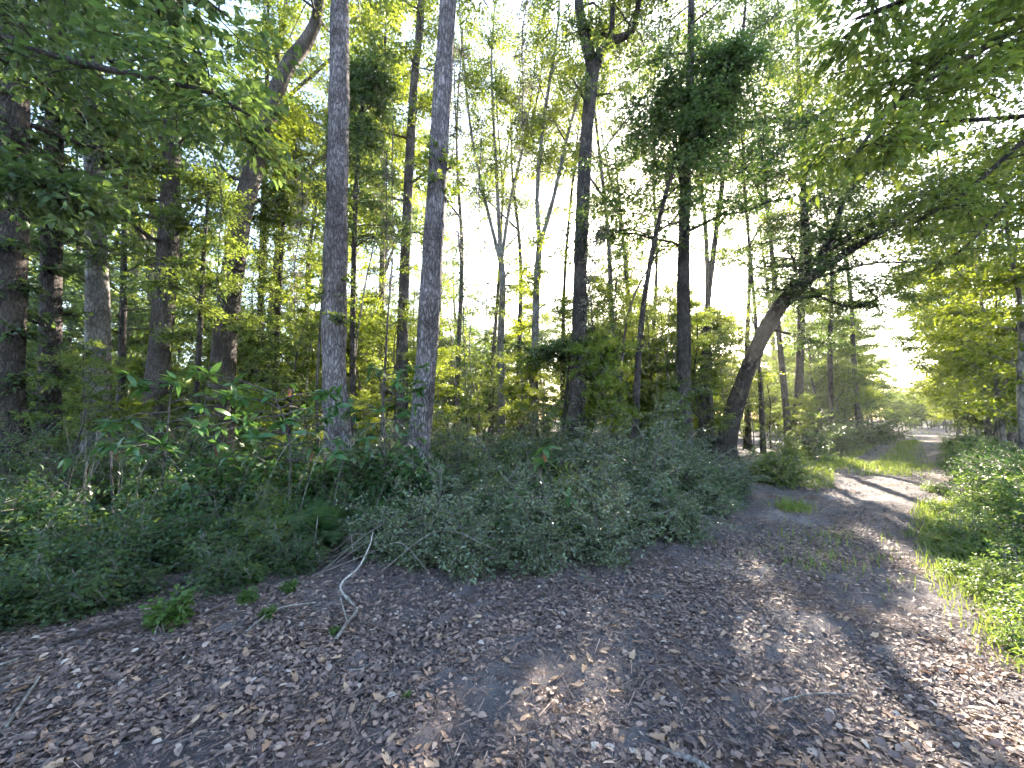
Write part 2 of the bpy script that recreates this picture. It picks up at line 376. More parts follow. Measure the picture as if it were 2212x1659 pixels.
SP = dict(size=0.5, n=20, leaf=0.10, lw=0.06, flat=0.6, roll=0.7)
VI = dict(size=0.35, n=16, leaf=0.10, lw=0.07)
HI = dict(t0=0.72, t1=1.0, n1=16, reach=3.2, n2=5, n3=4, spray=SP)     # high crown above the frame

named_tree('pine_tree', 'straight grey plated trunk with drooping shrub leaves at its foot', [(742, 1050, 8.0), (722, 800, 8.0), (726, 500, 8.0), (732, 250, 8.0), (734, 0, 8.0), (738, -350, 8.0), (740, -600, 8)],
           [0.26, 0.245, 0.23, 0.215, 0.20, 0.16, 0.12], 'bark_pine', 'leaf', [HI, dict(t0=0.22, t1=0.3, n1=5, reach=0.45, n2=2, n3=2, spray=VI)], seed=11, sides=18, n=48)
named_tree('pine_tree', 'grey plated trunk leaning right, just right of the straight one', [(890, 1070, 7.4), (915, 850, 7.4), (938, 500, 7.4), (952, 250, 7.4), (968, 0, 7.4), (985, -350, 7.4), (1000, -600, 7.4)],
           [0.225, 0.21, 0.20, 0.19, 0.175, 0.15, 0.12], 'bark_pine', 'leaf', [HI, dict(t0=0.36, t1=0.46, n1=5, reach=0.45, n2=2, n3=2, spray=VI)], seed=12, sides=18, n=48)
named_tree('hardwood_tree', 'dark trunk forking into a wide Y high beside the white sky', [(1240, 975, 11), (1250, 750, 11), (1256, 500, 11), (1268, 280, 11), (1283, 135, 11)],
           [0.25, 0.215, 0.20, 0.19, 0.20], 'bark_dark', 'leaf',
           [dict(t0=0.75, t1=1.0, n1=5, reach=1.2, n2=4, n3=3, spray=SP)],
           [dict(pts=[(1281, 150, 11), (1262, 70, 11), (1250, 0, 11), (1244, -200, 11), (1240, -400, 11)], rad=[0.19, 0.16, 0.13, 0.08], crown=dict(t0=0.45, t1=1, n1=8, reach=2.4, n2=5, n3=4, spray=SP)),
            dict(pts=[(1284, 150, 11), (1310, 95, 11), (1345, 80, 10.9), (1372, 50, 10.8), (1400, -150, 10.5)], rad=[0.17, 0.13, 0.10, 0.06], crown=dict(t0=0.5, t1=1, n1=9, reach=2.0, n2=5, n3=4, spray=SP)),
            dict(pts=[(1318, 105, 10.9), (1323, 40, 10.8), (1330, -150, 10.8)], rad=[0.10, 0.08, 0.05], crown=dict(t0=0.2, t1=1, n1=8, reach=1.5, n2=5, n3=4, spray=SP))], seed=13, sides=16)
named_tree('hardwood_tree', 'dark straight trunk rising behind the right end of the pale thicket', [(1478, 1010, 10.5), (1478, 800, 10.5), (1476, 600, 10.5), (1480, 420, 10.5), (1490, 200, 10.5), (1495, -100, 10.5)],
           [0.20, 0.175, 0.17, 0.15, 0.12, 0.08], 'bark_dark', 'leaf_dark', [dict(t0=0.45, t1=1.0, n1=14, reach=3.2, n2=6, n3=4, rise=0.5, spray=SP)], seed=14)
EO = dict(size=0.6, n=24, leaf=0.10, lw=0.05, flat=0.25)
named_tree('leaning_oak', 'dark oak leaning right with boughs reaching out over the track', [(1560, 985, 14), (1590, 870, 14), (1640, 740, 13.8), (1690, 655, 13.5), (1755, 590, 13.2), (1800, 500, 13.0)],
           [0.31, 0.275, 0.26, 0.24, 0.21, 0.12], 'bark_dark', 'leaf_dark',
           [dict(t0=0.62, t1=1.0, n1=13, reach=3.4, n2=7, n3=5, rise=0.3, spray=EO)],
           [dict(pts=[(1755, 595, 13.2), (1830, 545, 12.8), (1920, 490, 12.3), (2010, 430, 11.8), (2100, 390, 11.2)], rad=[0.16, 0.12, 0.08, 0.04], crown=dict(t0=0.25, t1=1, n1=14, reach=2.4, n2=6, n3=5, rise=0.3, spray=EO)),
            dict(pts=[(1750, 590, 13.2), (1740, 480, 13.2), (1735, 350, 13.2), (1745, 240, 13.2)], rad=[0.14, 0.10, 0.07, 0.04], crown=dict(t0=0.2, t1=1, n1=16, reach=2.8, n2=6, n3=5, rise=0.3, spray=EO)),
            dict(pts=[(1800, 500, 13), (1830, 420, 12.8), (1900, 350, 12.4), (1960, 300, 12)], rad=[0.10, 0.08, 0.06, 0.03], crown=dict(t0=0.2, t1=1, n1=12, reach=2.4, n2=6, n3=5, rise=0.3, spray=EO)),
            dict(pts=[(1690, 655, 13.5), (1760, 640, 13), (1850, 665, 12.5), (1930, 620, 12)], rad=[0.08, 0.06, 0.04, 0.02], crown=dict(t0=0.3, t1=1, n1=10, reach=1.8, n2=5, n3=4, rise=0.2, spray=EO)),
            dict(pts=[(1660, 710, 13.7), (1720, 725, 13.0), (1790, 745, 12.6)], rad=[0.06, 0.04, 0.02], crown=dict(t0=0.5, t1=1, n1=4, reach=0.9, n2=4, n3=3, rise=0.2, spray=EO))], seed=15, sides=14)
named_tree('hardwood_tree', 'broad dark trunk at the left edge with a sunlit lower bole', [(15, 1060, 8.0), (12, 800, 8.0), (22, 500, 8.0), (28, 250, 8.0), (30, 0, 8.0), (30, -500, 8.0)],
           [0.30, 0.27, 0.26, 0.25, 0.23, 0.15], 'bark_dark', 'leaf_dark', [dict(t0=0.12, t1=0.6, n1=22, reach=0.7, n2=3, n3=4, spray=VI), dict(t0=0.55, t1=1.0, n1=18, reach=3.6, n2=6, n3=5, spray=SP)], seed=16)
named_tree('hardwood_tree', 'nearly black vine covered trunk second from the left edge', [(103, 1040, 9.0), (108, 800, 9.0), (112, 500, 9.0), (118, 250, 9.0), (125, 0, 9.0), (125, -300, 9)],
           [0.20, 0.19, 0.18, 0.17, 0.15, 0.1], 'bark_dark', 'leaf_dark', [dict(t0=0.15, t1=0.7, n1=30, reach=0.8, n2=3, n3=4, spray=VI), dict(t0=0.6, t1=1.0, n1=10, reach=2.6, n2=6, n3=5, spray=SP)], seed=17)
named_tree('hardwood_tree', 'pale trunk hung with leaves, third from the left edge', [(208, 1020, 10.0), (212, 800, 10.0), (208, 500, 10.0), (200, 250, 10.0), (195, 0, 10.0), (195, -200, 10)],
           [0.27, 0.24, 0.22, 0.20, 0.18, 0.12], 'bark_pale', 'leaf_dark', [dict(t0=0.3, t1=0.75, n1=16, reach=0.8, n2=3, n3=4, spray=VI), dict(t0=0.7, t1=1.0, n1=10, reach=2.6, n2=6, n3=5, spray=SP)], seed=18)
named_tree('hardwood_tree', 'brown trunk with a reddish foot leaning slightly right, behind leafy branches', [(318, 990, 10.5), (335, 850, 10.5), (355, 650, 10.6), (368, 430, 10.7), (375, 200, 10.8), (385, -100, 10.8)],
           [0.30, 0.27, 0.25, 0.23, 0.20, 0.12], 'bark', 'leaf', [dict(t0=0.45, t1=1.0, n1=24, reach=2.2, n2=6, n3=5, spray=SP)], seed=19)
named_tree('hardwood_tree', 'curved trunk bending right to a bare bough beside the straight grey trunk', [(470, 950, 11.5), (485, 750, 11.5), (515, 500, 11.4), (555, 340, 11.3), (590, 220, 11.2), (620, 145, 11.1), (668, 80, 11.0), (690, 0, 11), (700, -200, 11)],
           [0.33, 0.31, 0.27, 0.25, 0.23, 0.21, 0.18, 0.15, 0.1], 'bark', 'leaf_lime', [dict(t0=0.3, t1=0.5, n1=9, reach=1.7, n2=5, n3=4, spray=SP), dict(t0=0.78, t1=1.0, n1=8, reach=1.6, n2=5, n3=4, spray=SP)], seed=20)
named_tree('hardwood_tree', 'slim vine draped trunk between the two grey plated trunks', [(868, 900, 12.5), (870, 700, 12.5), (880, 450, 12.5), (893, 200, 12.5), (908, 40, 12.5), (915, -150, 12.5)],
           [0.20, 0.18, 0.16, 0.14, 0.13, 0.08], 'bark', 'leaf_lime', [dict(t0=0.3, t1=1.0, n1=18, reach=1.7, n2=5, n3=4, spray=SP)], seed=21)
named_tree('hardwood_tree', 'pale stem splitting into three slender forks before the white sky', [(1085, 900, 15), (1082, 740, 15), (1086, 620, 15), (1082, 560, 15)],
           [0.15, 0.135, 0.125, 0.12], 'bark_pale', 'leaf',
           [dict(t0=0.1, t1=0.9, n1=5, reach=1.2, n2=4, n3=3, spray=SP)],
           [dict(pts=[(1082, 570, 15), (1050, 440, 15), (1020, 300, 15), (1000, 120, 15), (985, -100, 15)], rad=[0.08, 0.065, 0.05, 0.03], crown=dict(t0=0.2, t1=1, n1=16, reach=1.9, n2=4, n3=4, spray=SP)),
            dict(pts=[(1082, 570, 15), (1074, 400, 15), (1066, 260, 15), (1062, 120, 15), (1075, -60, 15)], rad=[0.085, 0.07, 0.05, 0.03], crown=dict(t0=0.3, t1=1, n1=14, reach=1.5, n2=4, n3=4, spray=SP)),
            dict(pts=[(1082, 570, 15), (1105, 420, 15), (1135, 300, 15), (1165, 190, 15), (1180, 0, 15)], rad=[0.075, 0.06, 0.045, 0.025], crown=dict(t0=0.3, t1=1, n1=14, reach=1.6, n2=4, n3=4, spray=SP))], seed=22, sides=10)
named_tree('hardwood_tree', 'pale stem dividing into a tall V just left of the Y forked trunk', [(1152, 890, 14), (1156, 740, 14), (1160, 600, 14), (1166, 520, 14)],
           [0.16, 0.14, 0.125, 0.12], 'bark_pale', 'leaf_lime',
           [dict(t0=0.35, t1=0.9, n1=7, reach=1.3, n2=4, n3=4, spray=SP)],
           [dict(pts=[(1166, 530, 14), (1160, 420, 14), (1172, 280, 14), (1185, 190, 14), (1205, 60, 14), (1215, -150, 14)], rad=[0.09, 0.075, 0.06, 0.03], crown=dict(t0=0.25, t1=1, n1=16, reach=2.0, n2=4, n3=4, spray=SP)),
            dict(pts=[(1166, 530, 14), (1195, 430, 14), (1222, 310, 14), (1255, 190, 14), (1300, 60, 14)], rad=[0.09, 0.075, 0.055, 0.03], crown=dict(t0=0.35, t1=1, n1=13, reach=1.6, n2=4, n3=4, spray=SP))], seed=23, sides=10)

# small understory trees that carry the dark and the lit leaf masses
UD = dict(size=0.45, n=20, leaf=0.085, lw=0.05, flat=0.6, roll=0.7)
def under(label, pts, rad, leaf, n1, reach, seed, t0=0.3, bark='bark_dark', n2=6, n3=5, rise=0.35, name='understory_tree', spray=UD, **k):
    return named_tree(name, label, pts, rad, bark, leaf, [dict(t0=t0, t1=1.0, n1=n1, reach=reach, n2=n2, n3=n3, rise=rise, spray=spray, **k)], seed=seed, sides=8, n=20)
under('small evergreen with a dense dark crown close right of the straight grey trunk', [(765, 960, 11), (762, 700, 11), (768, 450, 11), (780, 250, 11), (800, 150, 11)], [0.09, 0.08, 0.07, 0.05, 0.03], 'leaf_dark', 34, 1.5, 31, 0.4)
under('leafy understory tree filling the gap left of the curved trunk', [(420, 960, 9.5), (430, 750, 9.5), (440, 550, 9.5), (455, 380, 9.5)], [0.07, 0.06, 0.05, 0.03], 'leaf', 15, 1.7, 32, 0.35)
under('dark spreading maple with layered leaves left of the leaning oak', [(1365, 940, 10), (1385, 700, 9.8), (1430, 450, 9.4), (1490, 270, 9.0), (1540, 150, 8.6)], [0.085, 0.075, 0.06, 0.045, 0.03], 'leaf_dark', 34, 2.6, 33, 0.42, spray=dict(size=0.55, n=24, leaf=0.085, lw=0.055, flat=0.2))
under('slender dark tree with layered boughs against the glare of the sun', [(1648, 965, 16), (1640, 800, 16), (1625, 600, 15.8), (1610, 420, 15.5), (1600, 250, 15.2)], [0.08, 0.07, 0.06, 0.05, 0.03], 'leaf_dark', 15, 2.2, 34, 0.5, spray=dict(size=0.55, n=24, leaf=0.085, lw=0.05, flat=0.2))
under('low dogwood spreading one flat layer of leaves across the middle', [(1210, 950, 11.5), (1225, 830, 11.5), (1240, 735, 11.4)], [0.05, 0.04, 0.03], 'leaf_dark', 16, 2.2, 35, 0.75, rise=0.05)
under('yellow lit sapling behind the pale V stem', [(1130, 900, 18), (1120, 750, 18), (1125, 600, 18)], [0.07, 0.06, 0.04], 'leaf_lime', 14, 1.8, 36, 0.3)
under('yellow green sapling shining right of the slim draped trunk', [(800, 900, 14), (805, 780, 14), (800, 660, 14)], [0.05, 0.04, 0.03], 'leaf_lime', 16, 1.3, 37, 0.4)
under('bushy tree with small leaves behind the curved trunk', [(590, 920, 13), (600, 700, 13), (610, 500, 13), (615, 380, 13)], [0.09, 0.08, 0.06, 0.04], 'leaf', 26, 2.0, 38, 0.3)
under('tall bushy evergreen at the upper left behind the pale trunk', [(260, 950, 12), (265, 700, 12), (270, 450, 12), (280, 200, 12)], [0.1, 0.09, 0.07, 0.05], 'leaf_dark', 36, 2.4, 39, 0.3)

under('tall leafy tree behind the leaning oak filling the top right of centre', [(1720, 960, 17), (1730, 700, 17), (1735, 400, 17), (1725, 150, 17), (1720, -50, 17)], [0.16, 0.14, 0.12, 0.09, 0.04], 'leaf', 40, 3.4, 41, 0.35, spray=SP)
under('tall leafy tree with drooping boughs at the top beside the Y fork', [(1515, 960, 15), (1525, 700, 15), (1560, 400, 14.6), (1600, 120, 14.2), (1620, -120, 14)], [0.12, 0.11, 0.09, 0.06, 0.03], 'leaf_dark', 36, 2.8, 42, 0.45, spray=SP)
under('leafy tree behind the curved trunk with a crown lit from behind', [(560, 940, 15), (565, 600, 15), (575, 250, 15), (580, 0, 15)], [0.14, 0.12, 0.1, 0.05], 'leaf_lime', 34, 2.8, 43, 0.35, spray=SP)
under('airy tree crown high between the grey plated trunks', [(820, 940, 16), (825, 600, 16), (830, 250, 16), (835, -50, 16)], [0.12, 0.11, 0.08, 0.04], 'leaf_lime', 30, 2.4, 44, 0.4, spray=SP)
# big near boughs: their trees stand beyond the picture's edges
BIGL = dict(size=0.7, n=18, leaf=0.15, lw=0.075, shape='oval', droop=0.35)
def side_tree(label, base, H, boughs, seed, leaf='leaf_dark', bark='bark_dark'):
    rng = np.random.RandomState(seed)
    b = np.array((base[0], base[1], G(*base) - 0.05)); t = thing('overhanging_tree', label, 'tree', b)
    tm = MB(); path, r = stem(tm, [(0, 0, 0), (0.1, 0, H * 0.5), (0, 0.1, H)], [0.28, 0.2, 0.1], 12, rng, 20)
    link('trunk', tm.mesh('trunk', M[bark], True), t)
    wood = MB(); fol = MB()
    for bo in boughs:
        fp = np.array([at(*p) if len(p) == 3 else np.array(p[:3]) for p in bo['pts']]) - b
        fp = np.vstack([[fp[0][0] * 0 + 0.05, 0.05, max(fp[0][2] - 0.8, 1.0)], fp])
        fpath = catmull(fp, 16); bm_ = MB(); tube(bm_, fpath, bo['rad'], 7, 0.03, rng); link('bough', bm_.mesh('bough', M[bark], True), t); crown_on(fpath, bo['rad'], rng, wood, fol, **bo['crown'])
    crown_on(path, [0.28, 0.2, 0.1], rng, wood, fol, 0.5, 1.0, 18, 4.2, 6, 5, spray=SP)
    link('limbs', wood.mesh('limbs', M[bark], True), t); link('crown', fol.mesh('crown', M[leaf]), t)
side_tree('dark tree at the right edge whose boughs hang over the upper right', (9.5, 5.2), 12, leaf='leaf', seed=51, boughs=
          [dict(pts=[(2330, -20, 5.4), (2150, 90, 5.2), (1950, 210, 5.1), (1850, 330, 5.1)], rad=[0.10, 0.06, 0.04, 0.02], crown=dict(t0=0.25, t1=1, n1=12, reach=1.5, n2=5, n3=3, rise=0.1, spray=dict(BIGL, leaf=0.12, lw=0.06))),
           dict(pts=[(2360, 220, 6.0), (2220, 300, 6.0), (2080, 420, 6.2), (1980, 480, 6.4)], rad=[0.08, 0.05, 0.03, 0.02], crown=dict(t0=0.25, t1=1, n1=10, reach=1.4, n2=5, n3=3, rise=0.1, spray=dict(BIGL, leaf=0.10, lw=0.05))),
           dict(pts=[(2300, -160, 4.6), (2100, -60, 4.4), (1850, 40, 4.6)], rad=[0.08, 0.05, 0.02], crown=dict(t0=0.25, t1=1, n1=9, reach=1.2, n2=5, n3=3, rise=0.1, spray=dict(BIGL, leaf=0.12, lw=0.06))),
           dict(pts=[(2380, 100, 7.2), (2180, 150, 7.2), (1950, 130, 7.4), (1800, 160, 7.6)], rad=[0.09, 0.06, 0.04, 0.02], crown=dict(t0=0.2, t1=1, n1=13, reach=2.0, n2=5, n3=3, rise=0.15, spray=dict(BIGL, leaf=0.10, lw=0.055))),
           dict(pts=[(2400, 330, 8.0), (2240, 380, 8.2), (2100, 520, 8.6), (2010, 590, 9)], rad=[0.08, 0.05, 0.03, 0.02], crown=dict(t0=0.2, t1=1, n1=10, reach=1.7, n2=5, n3=3, rise=0.1, spray=dict(BIGL, leaf=0.10, lw=0.055)))])
side_tree('big leaved tree left of the frame reaching over the upper left', (-8.2, 4.6), 13,
          [dict(pts=[(-60, 60, 5.4), (150, 130, 5.2), (330, 170, 5.0), (450, 200, 4.9), (540, 250, 4.8)], rad=[0.08, 0.05, 0.035, 0.015], crown=dict(t0=0.25, t1=1, n1=11, reach=1.3, n2=4, n3=2, rise=0.15, spray=BIGL)),
           dict(pts=[(-60, 330, 5.6), (60, 380, 5.6), (140, 420, 5.6)], rad=[0.06, 0.04, 0.02], crown=dict(t0=0.2, t1=1, n1=10, reach=0.9, n2=4, n3=3, rise=0.1, spray=BIGL)),
           dict(pts=[(-60, -160, 5.0), (200, -60, 4.8), (400, -20, 4.8), (500, 40, 4.8)], rad=[0.07, 0.05, 0.03, 0.015], crown=dict(t0=0.25, t1=1, n1=9, reach=1.2, n2=4, n3=2, rise=0.15, spray=BIGL))], 52)

# ------------------------------------------------------------------ background woods: prototypes copied one by one
def proto_tree(seed, H, r0, cb, n1, reach, n2, n3, spr, bark, leaf, lean=0.5, fork=False):
    rng = np.random.RandomState(seed); tm = MB(); wood = MB(); fol = MB()
    top = np.array((lean * rng.randn(), lean * rng.randn(), H)); mid = top * 0.5 + np.array((0.25 * rng.randn(), 0.25 * rng.randn(), 0))
    rad = [r0, r0 * 0.8, r0 * 0.55, r0 * 0.2]
    path, r = stem(tm, [(0, 0, -0.1), mid * 0.5 + 0.1 * rng.randn(3) * (1, 1, 0), mid, (mid + top) / 2 + 0.2 * rng.randn(3) * (1, 1, 0), top], rad, 9, rng, 20)
    nf = 3 if H < 11 else 2
    for k in range(nf):
        i = int(20 * (cb + (0.75 - cb) * (k + 0.5) / nf)); a = rng.rand() * 6.28; ln = H * (0.28 + 0.15 * rng.rand())
        e = path[i] + np.array((math.cos(a) * ln * 0.55, math.sin(a) * ln * 0.55, ln * 0.85)); mm = (path[i] + e) / 2 + np.array((math.cos(a), math.sin(a), 0)) * ln * 0.08
        fp = catmull([path[i], mm, e], 9); fr = [r[i] * 0.7, r[i] * 0.4, 0.01]; tube(wood, fp, fr, 6, 0.04, rng)
        crown_on(fp, fr, rng, wood, fol, 0.3, 1.0, max(4, n1 // (2 * nf)), reach * 0.75, n2, n3, 0.8, spray=spr)
    crown_on(path, rad, rng, wood, fol, cb, 1.0, n1 // 2, reach, n2, n3, 0.8, spray=spr, prof=lambda t: 0.55 + 0.7 * math.sin(math.pi * min(1, t * 0.9 + 0.1)))
    return (tm.mesh('trunk', M[bark], True), wood.mesh('limbs', M[bark], True), fol.mesh('crown', M[leaf]))
def place(proto, name, label, cat, x, y, rz, s, group, names=('trunk', 'limbs', 'crown')):
    t = thing(name, label, cat, (x, y, G(x, y)), rz, group, s)
    for nm, me in zip(names, proto): link(nm, me, t)
    return t
BG = dict(size=0.6, n=18, leaf=0.12, lw=0.075, flat=0.7, roll=0.8)
tall = [proto_tree(100 + k, H, r0, cb, 24, rch, 5, 4, BG, bk, lf, 0.8) for k, (H, r0, cb, rch, bk, lf) in enumerate([
    (17, 0.17, 0.38, 2.8, 'bark', 'leaf'), (19, 0.22, 0.45, 3.2, 'bark', 'leaf_lime'), (15, 0.13, 0.35, 2.5, 'bark_pale', 'leaf_lime'),
    (18, 0.19, 0.42, 3.0, 'bark_dark', 'leaf'), (14, 0.11, 0.40, 2.2, 'bark', 'leaf_lime')])]
FI = dict(size=0.55, n=20, leaf=0.085, lw=0.05, flat=0.7, roll=0.8)
high = [proto_tree(230 + k, H, r0, cb, 25, rch, 6, 5, FI, bk, lf, 0.9) for k, (H, r0, cb, rch, bk, lf) in enumerate([
    (19, 0.13, 0.50, 2.9, 'bark', 'leaf_lime'), (18, 0.11, 0.46, 2.6, 'bark_dark', 'leaf')])]
BU = dict(size=0.42, n=18, leaf=0.09, lw=0.056, flat=0.7, roll=0.8)
low = [proto_tree(200 + k, H, r0, cb, 20, rch, 5, 5, BU, bk, lf, 0.5) for k, (H, r0, cb, rch, bk, lf) in enumerate([
    (5.5, 0.05, 0.25, 1.9, 'bark', 'leaf_lime'), (4.2, 0.04, 0.2, 1.7, 'bark_dark', 'leaf'), (6.5, 0.06, 0.3, 2.0, 'bark', 'leaf_dark'), (3.2, 0.03, 0.12, 1.5, 'bark', 'leaf')])]

thick = [proto_tree(250 + k, H, r0, cb, 36, rch, 5, 5, BU, bk, lf, 0.7) for k, (H, r0, cb, rch, bk, lf) in enumerate([
    (8.5, 0.07, 0.12, 2.0, 'bark', 'leaf'), (7.0, 0.06, 0.10, 1.9, 'bark_pale', 'leaf_lime'), (9.5, 0.08, 0.16, 2.1, 'bark_dark', 'leaf')])]
placed = [(at(p[0], 905, p[1])[0], p[1]) for p in ((742, 8), (890, 7.4), (1240, 11), (1478, 10.5), (1560, 14), (1085, 15), (1152, 14), (868, 12.5), (470, 11.5), (318, 10.5))]
def scatter(n, ylo, yhi, ok, mind, rng, tries=6000):
    res = []
    for _ in range(tries):
        if len(res) >= n: break
        y = ylo + (yhi - ylo) * rng.rand() ** 0.9; x = y * (-1.5 + 3.1 * rng.rand())
        if not ok(x, y): continue
        if all((x - a) ** 2 + (y - b) ** 2 > mind ** 2 for a, b in placed): res.append((x, y)); placed.append((x, y))
    return res
rb = np.random.RandomState(42)
left_ok = lambda x, y: x < track_centre(y) - 4.5
tall_ok = lambda x, y: left_ok(x, y) and clear(x, y, 3.0, 2.6)
mid_ok = lambda x, y: left_ok(x, y) and clear(x, y)
right_ok = lambda x, y: x > track_centre(y) + 4.0 and x < 1.9 * y
LAND = ((60, 'at the left edge'), (160, 'near the black vine covered trunk'), (265, 'near the pale leaf hung trunk'), (420, 'near the reddish footed trunk'), (600, 'near the curved trunk'), (800, 'near the straight grey trunk'),
        (960, 'near the leaning grey trunk'), (1120, 'near the three forked stem'), (1200, 'near the tall V stem'), (1330, 'near the Y forked trunk'), (1430, 'left of the dark straight trunk'), (1530, 'by the dark straight trunk'), (1640, 'near the leaning oak'), (9999, 'right of the leaning oak'))
def lm(px): return next(t for p, t in LAND if px < p)
def zone(x, y): return lm(1106 + F * x / y)
SUNV = np.array((math.sin(R(SUN_AZ)), math.cos(R(SUN_AZ))))
SUNNY = ((-5.2, 6.3), (-4.2, 6.0), (7.2, 8.3), (6.4, 7.4), (8.2, 9.2), (-8.6, 8.0), (9.0, 7.2))
def clear(x, y, h0=3.0, wid=1.7):      # glades: nothing tall between these sunny spots and the sun
    for a, b in SUNNY:
        d = np.array((x - a, y - b)); t = d @ SUNV
        if t > 1.5 and t * math.tan(R(SUN_EL)) < 17 and abs(d[0] * SUNV[1] - d[1] * SUNV[0]) < wid: return False
    return True
for k, (x, y) in enumerate(scatter(40, 15.5, 46, tall_ok, 2.2, rb)):
    pr = tall[rb.randint(len(tall))]
    z = zone(x, y); d = 'nearer' if y < 27 else 'distant'
    place(pr, 'woodland_tree', f'{d} slim tree of the background woods {z}', 'tree', x, y, rb.rand() * 6.28, 0.8 + 0.45 * rb.rand(), f'{d} woodland trees {z}')
for k, (x, y) in enumerate(scatter(70, 12.5, 40, mid_ok, 1.5, rb)):
    pr = low[rb.randint(len(low))]; z = zone(x, y); d = 'nearer' if y < 27 else 'distant'
    place(pr, 'woodland_sapling', f'{d} leafy young tree deep in the woods {z}', 'young tree', x, y, rb.rand() * 6.28, 0.75 + 0.5 * rb.rand(), f'{d} young trees {z}')
for k, (x, y) in enumerate(scatter(30, 13.5, 34, mid_ok, 1.8, rb)):
    z = zone(x, y); d = 'nearer' if y < 22 else 'distant'
    place(thick[rb.randint(3)], 'thicket_tree', f'{d} low bushy tree in the background {z}', 'tree', x, y, rb.rand() * 6.28, 0.75 + 0.4 * rb.rand(), f'{d} bushy trees {z}')
for k in range(34):
    y = 40 + 14 * rb.rand(); x = y * (-1.45 + 2.3 * (k + rb.rand()) / 34)
    place(thick[rb.randint(3)], 'thicket_tree', 'far bushy tree closing off the back of the woods', 'tree', x, y, rb.rand() * 6.28, 0.75 + 0.4 * rb.rand(), 'far bushy trees at the back of the woods')
for k, (px, y, s, p) in enumerate(((60, 9.5, .4, 0), (150, 7.6, .34, 0), (270, 8.4, .28, 1), (425, 9.2, .32, 0), (570, 8.6, .30, 1), (640, 9.6, .5, 0), (690, 11.5, .7, 1), (800, 10, .3, 1), (830, 12, .6, 0), (960, 10.5, .5, 1), (1020, 12, .35, 0), (1120, 13, .55, 1), (1310, 9.8, .5, 1), (1330, 12.5, .7, 0), (1420, 11.5, .55, 1), (1440, 9, .25, 0), (1515, 11.5, .52, 2), (1600, 18, .4, 0), (1660, 18.5, .42, 2), (1715, 15.5, .34, 1))):
    tr = f'small leafy understory tree {lm(px)}, before the background woods'
    place(thick[p], 'understory_tree', tr, 'tree', (px - 1106) / F * y, y, rb.rand() * 6.28, s, f'small understory trees {lm(px)}')
for x, y, s, p in ((16.6, 20.8, 0.85, 0), (19.6, 23.8, 1.0, 2), (23.4, 27.5, 1.1, 0), (28.5, 32.6, 1.15, 1), (36, 40, 1.3, 0), (46, 50, 1.4, 1), (58, 61, 1.3, 0)):
    place(thick[p], 'thicket_tree', 'bushy green tree walling the left side of the far track', 'tree', x, y, rb.rand() * 6.28, s, 'bushy trees on the left bank of the track')
for x, y, s, p in ((26, 21.6, 1.3, 1), (31.0, 26.2, 1.3, 1), (37, 32.2, 1.3, 1), (46, 41, 1.1, 1), (64, 60.5, 1.1, 1)):
    place(thick[p], 'thicket_tree', 'bushy yellow green tree walling the right side of the track', 'tree', x, y, rb.rand() * 6.28, s, 'bushy trees on the right bank of the track')
for k, (px, y, s, p) in enumerate(((560, 18, 1, 0), (655, 16, .9, 0), (770, 18, 1, 1), (985, 15.5, .9, 0), (1060, 18, 1, 1), (1120, 16.5, .9, 0), (1215, 17.5, 1, 1), (1330, 15, .95, 0), (1405, 17.5, 1, 1), (1530, 15.5, .95, 0), (1610, 18.5, 1.05, 1), (1700, 16, .95, 0), (1790, 19, 1.05, 1), (1850, 21, 1.0, 0), (330, 15, .95, 1), (200, 14.5, .9, 0))):
    place(high[p], 'woodland_tree', f'slim tree with leaves only high up {lm(px)}', 'tree', (px - 1106) / F * y, y, rb.rand() * 6.28, s, f'high crowned trees {lm(px)}')
for x, y, s, p in ((13.9, 10.6, 1.25, 'rightmost bushy yellow green tree, cut by the right edge'), (17.2, 13.6, 1.3, 'bushy yellow green tree next behind the one at the right edge'), (21.2, 17.2, 1.3, 'third bushy yellow green tree from the right edge, rising over the verge')):
    place(thick[1], 'thicket_tree', p, 'tree', x, y, rb.rand() * 6.28, s, None)
for k in range(60):
    y = 17 + 22 * rb.rand(); x = y * (-1.4 + 2.1 * rb.rand())
    if not mid_ok(x, y): continue
    place(low[3] if k % 2 else low[1], 'woodland_sapling', f'far low leafy sapling near the ground {zone(x, y)}', 'sapling', x, y, rb.rand() * 6.28, 0.6 + 0.4 * rb.rand(), f'far low saplings {zone(x, y)}')
for k in range(46):
    y = 29 + 18 * rb.rand(); px = 640 + 1130 * (k + rb.rand()) / 46; x = (px - 1106) / F * y
    if not left_ok(x, y): continue
    place(thick[rb.randint(3)], 'thicket_tree', f'distant tall bushy tree behind all others {lm(px)}', 'tree', x, y, rb.rand() * 6.28, (1.15 + 0.3 * rb.rand()) * (0.72 if 1440 < px < 1680 else 1.0), f'distant tall bushy trees {lm(px)}')
for x, y, s in ((53, 51.5, 1.1), (55.5, 53.2, .9), (57.3, 54.0, .9), (59.2, 55.0, 1.0), (61.5, 56.4, 1.1), (64, 58, 1.2), (50.5, 50, 1.1), (47, 47.8, 1.1), (58, 52, 1.2), (52, 45.5, 1.2), (47.5, 41.5, 1.2)):
    place(low[1], 'woodland_sapling', 'low leafy tree where the track disappears', 'young tree', x, y, rb.rand() * 6.28, s, 'low trees where the track disappears')
for x, y, s, p in ((8.0, 15.6, .42, 0), (6.7, 16.2, .72, 0), (5.2, 13.2, .62, 2)):  # added to hold sun off the foreground as well as close the view
    place(thick[p], 'thicket_tree', 'bushy tree closing the view right behind the leaning oak', 'tree', x, y, rb.rand() * 6.28, s, 'bushy trees right behind the leaning oak')
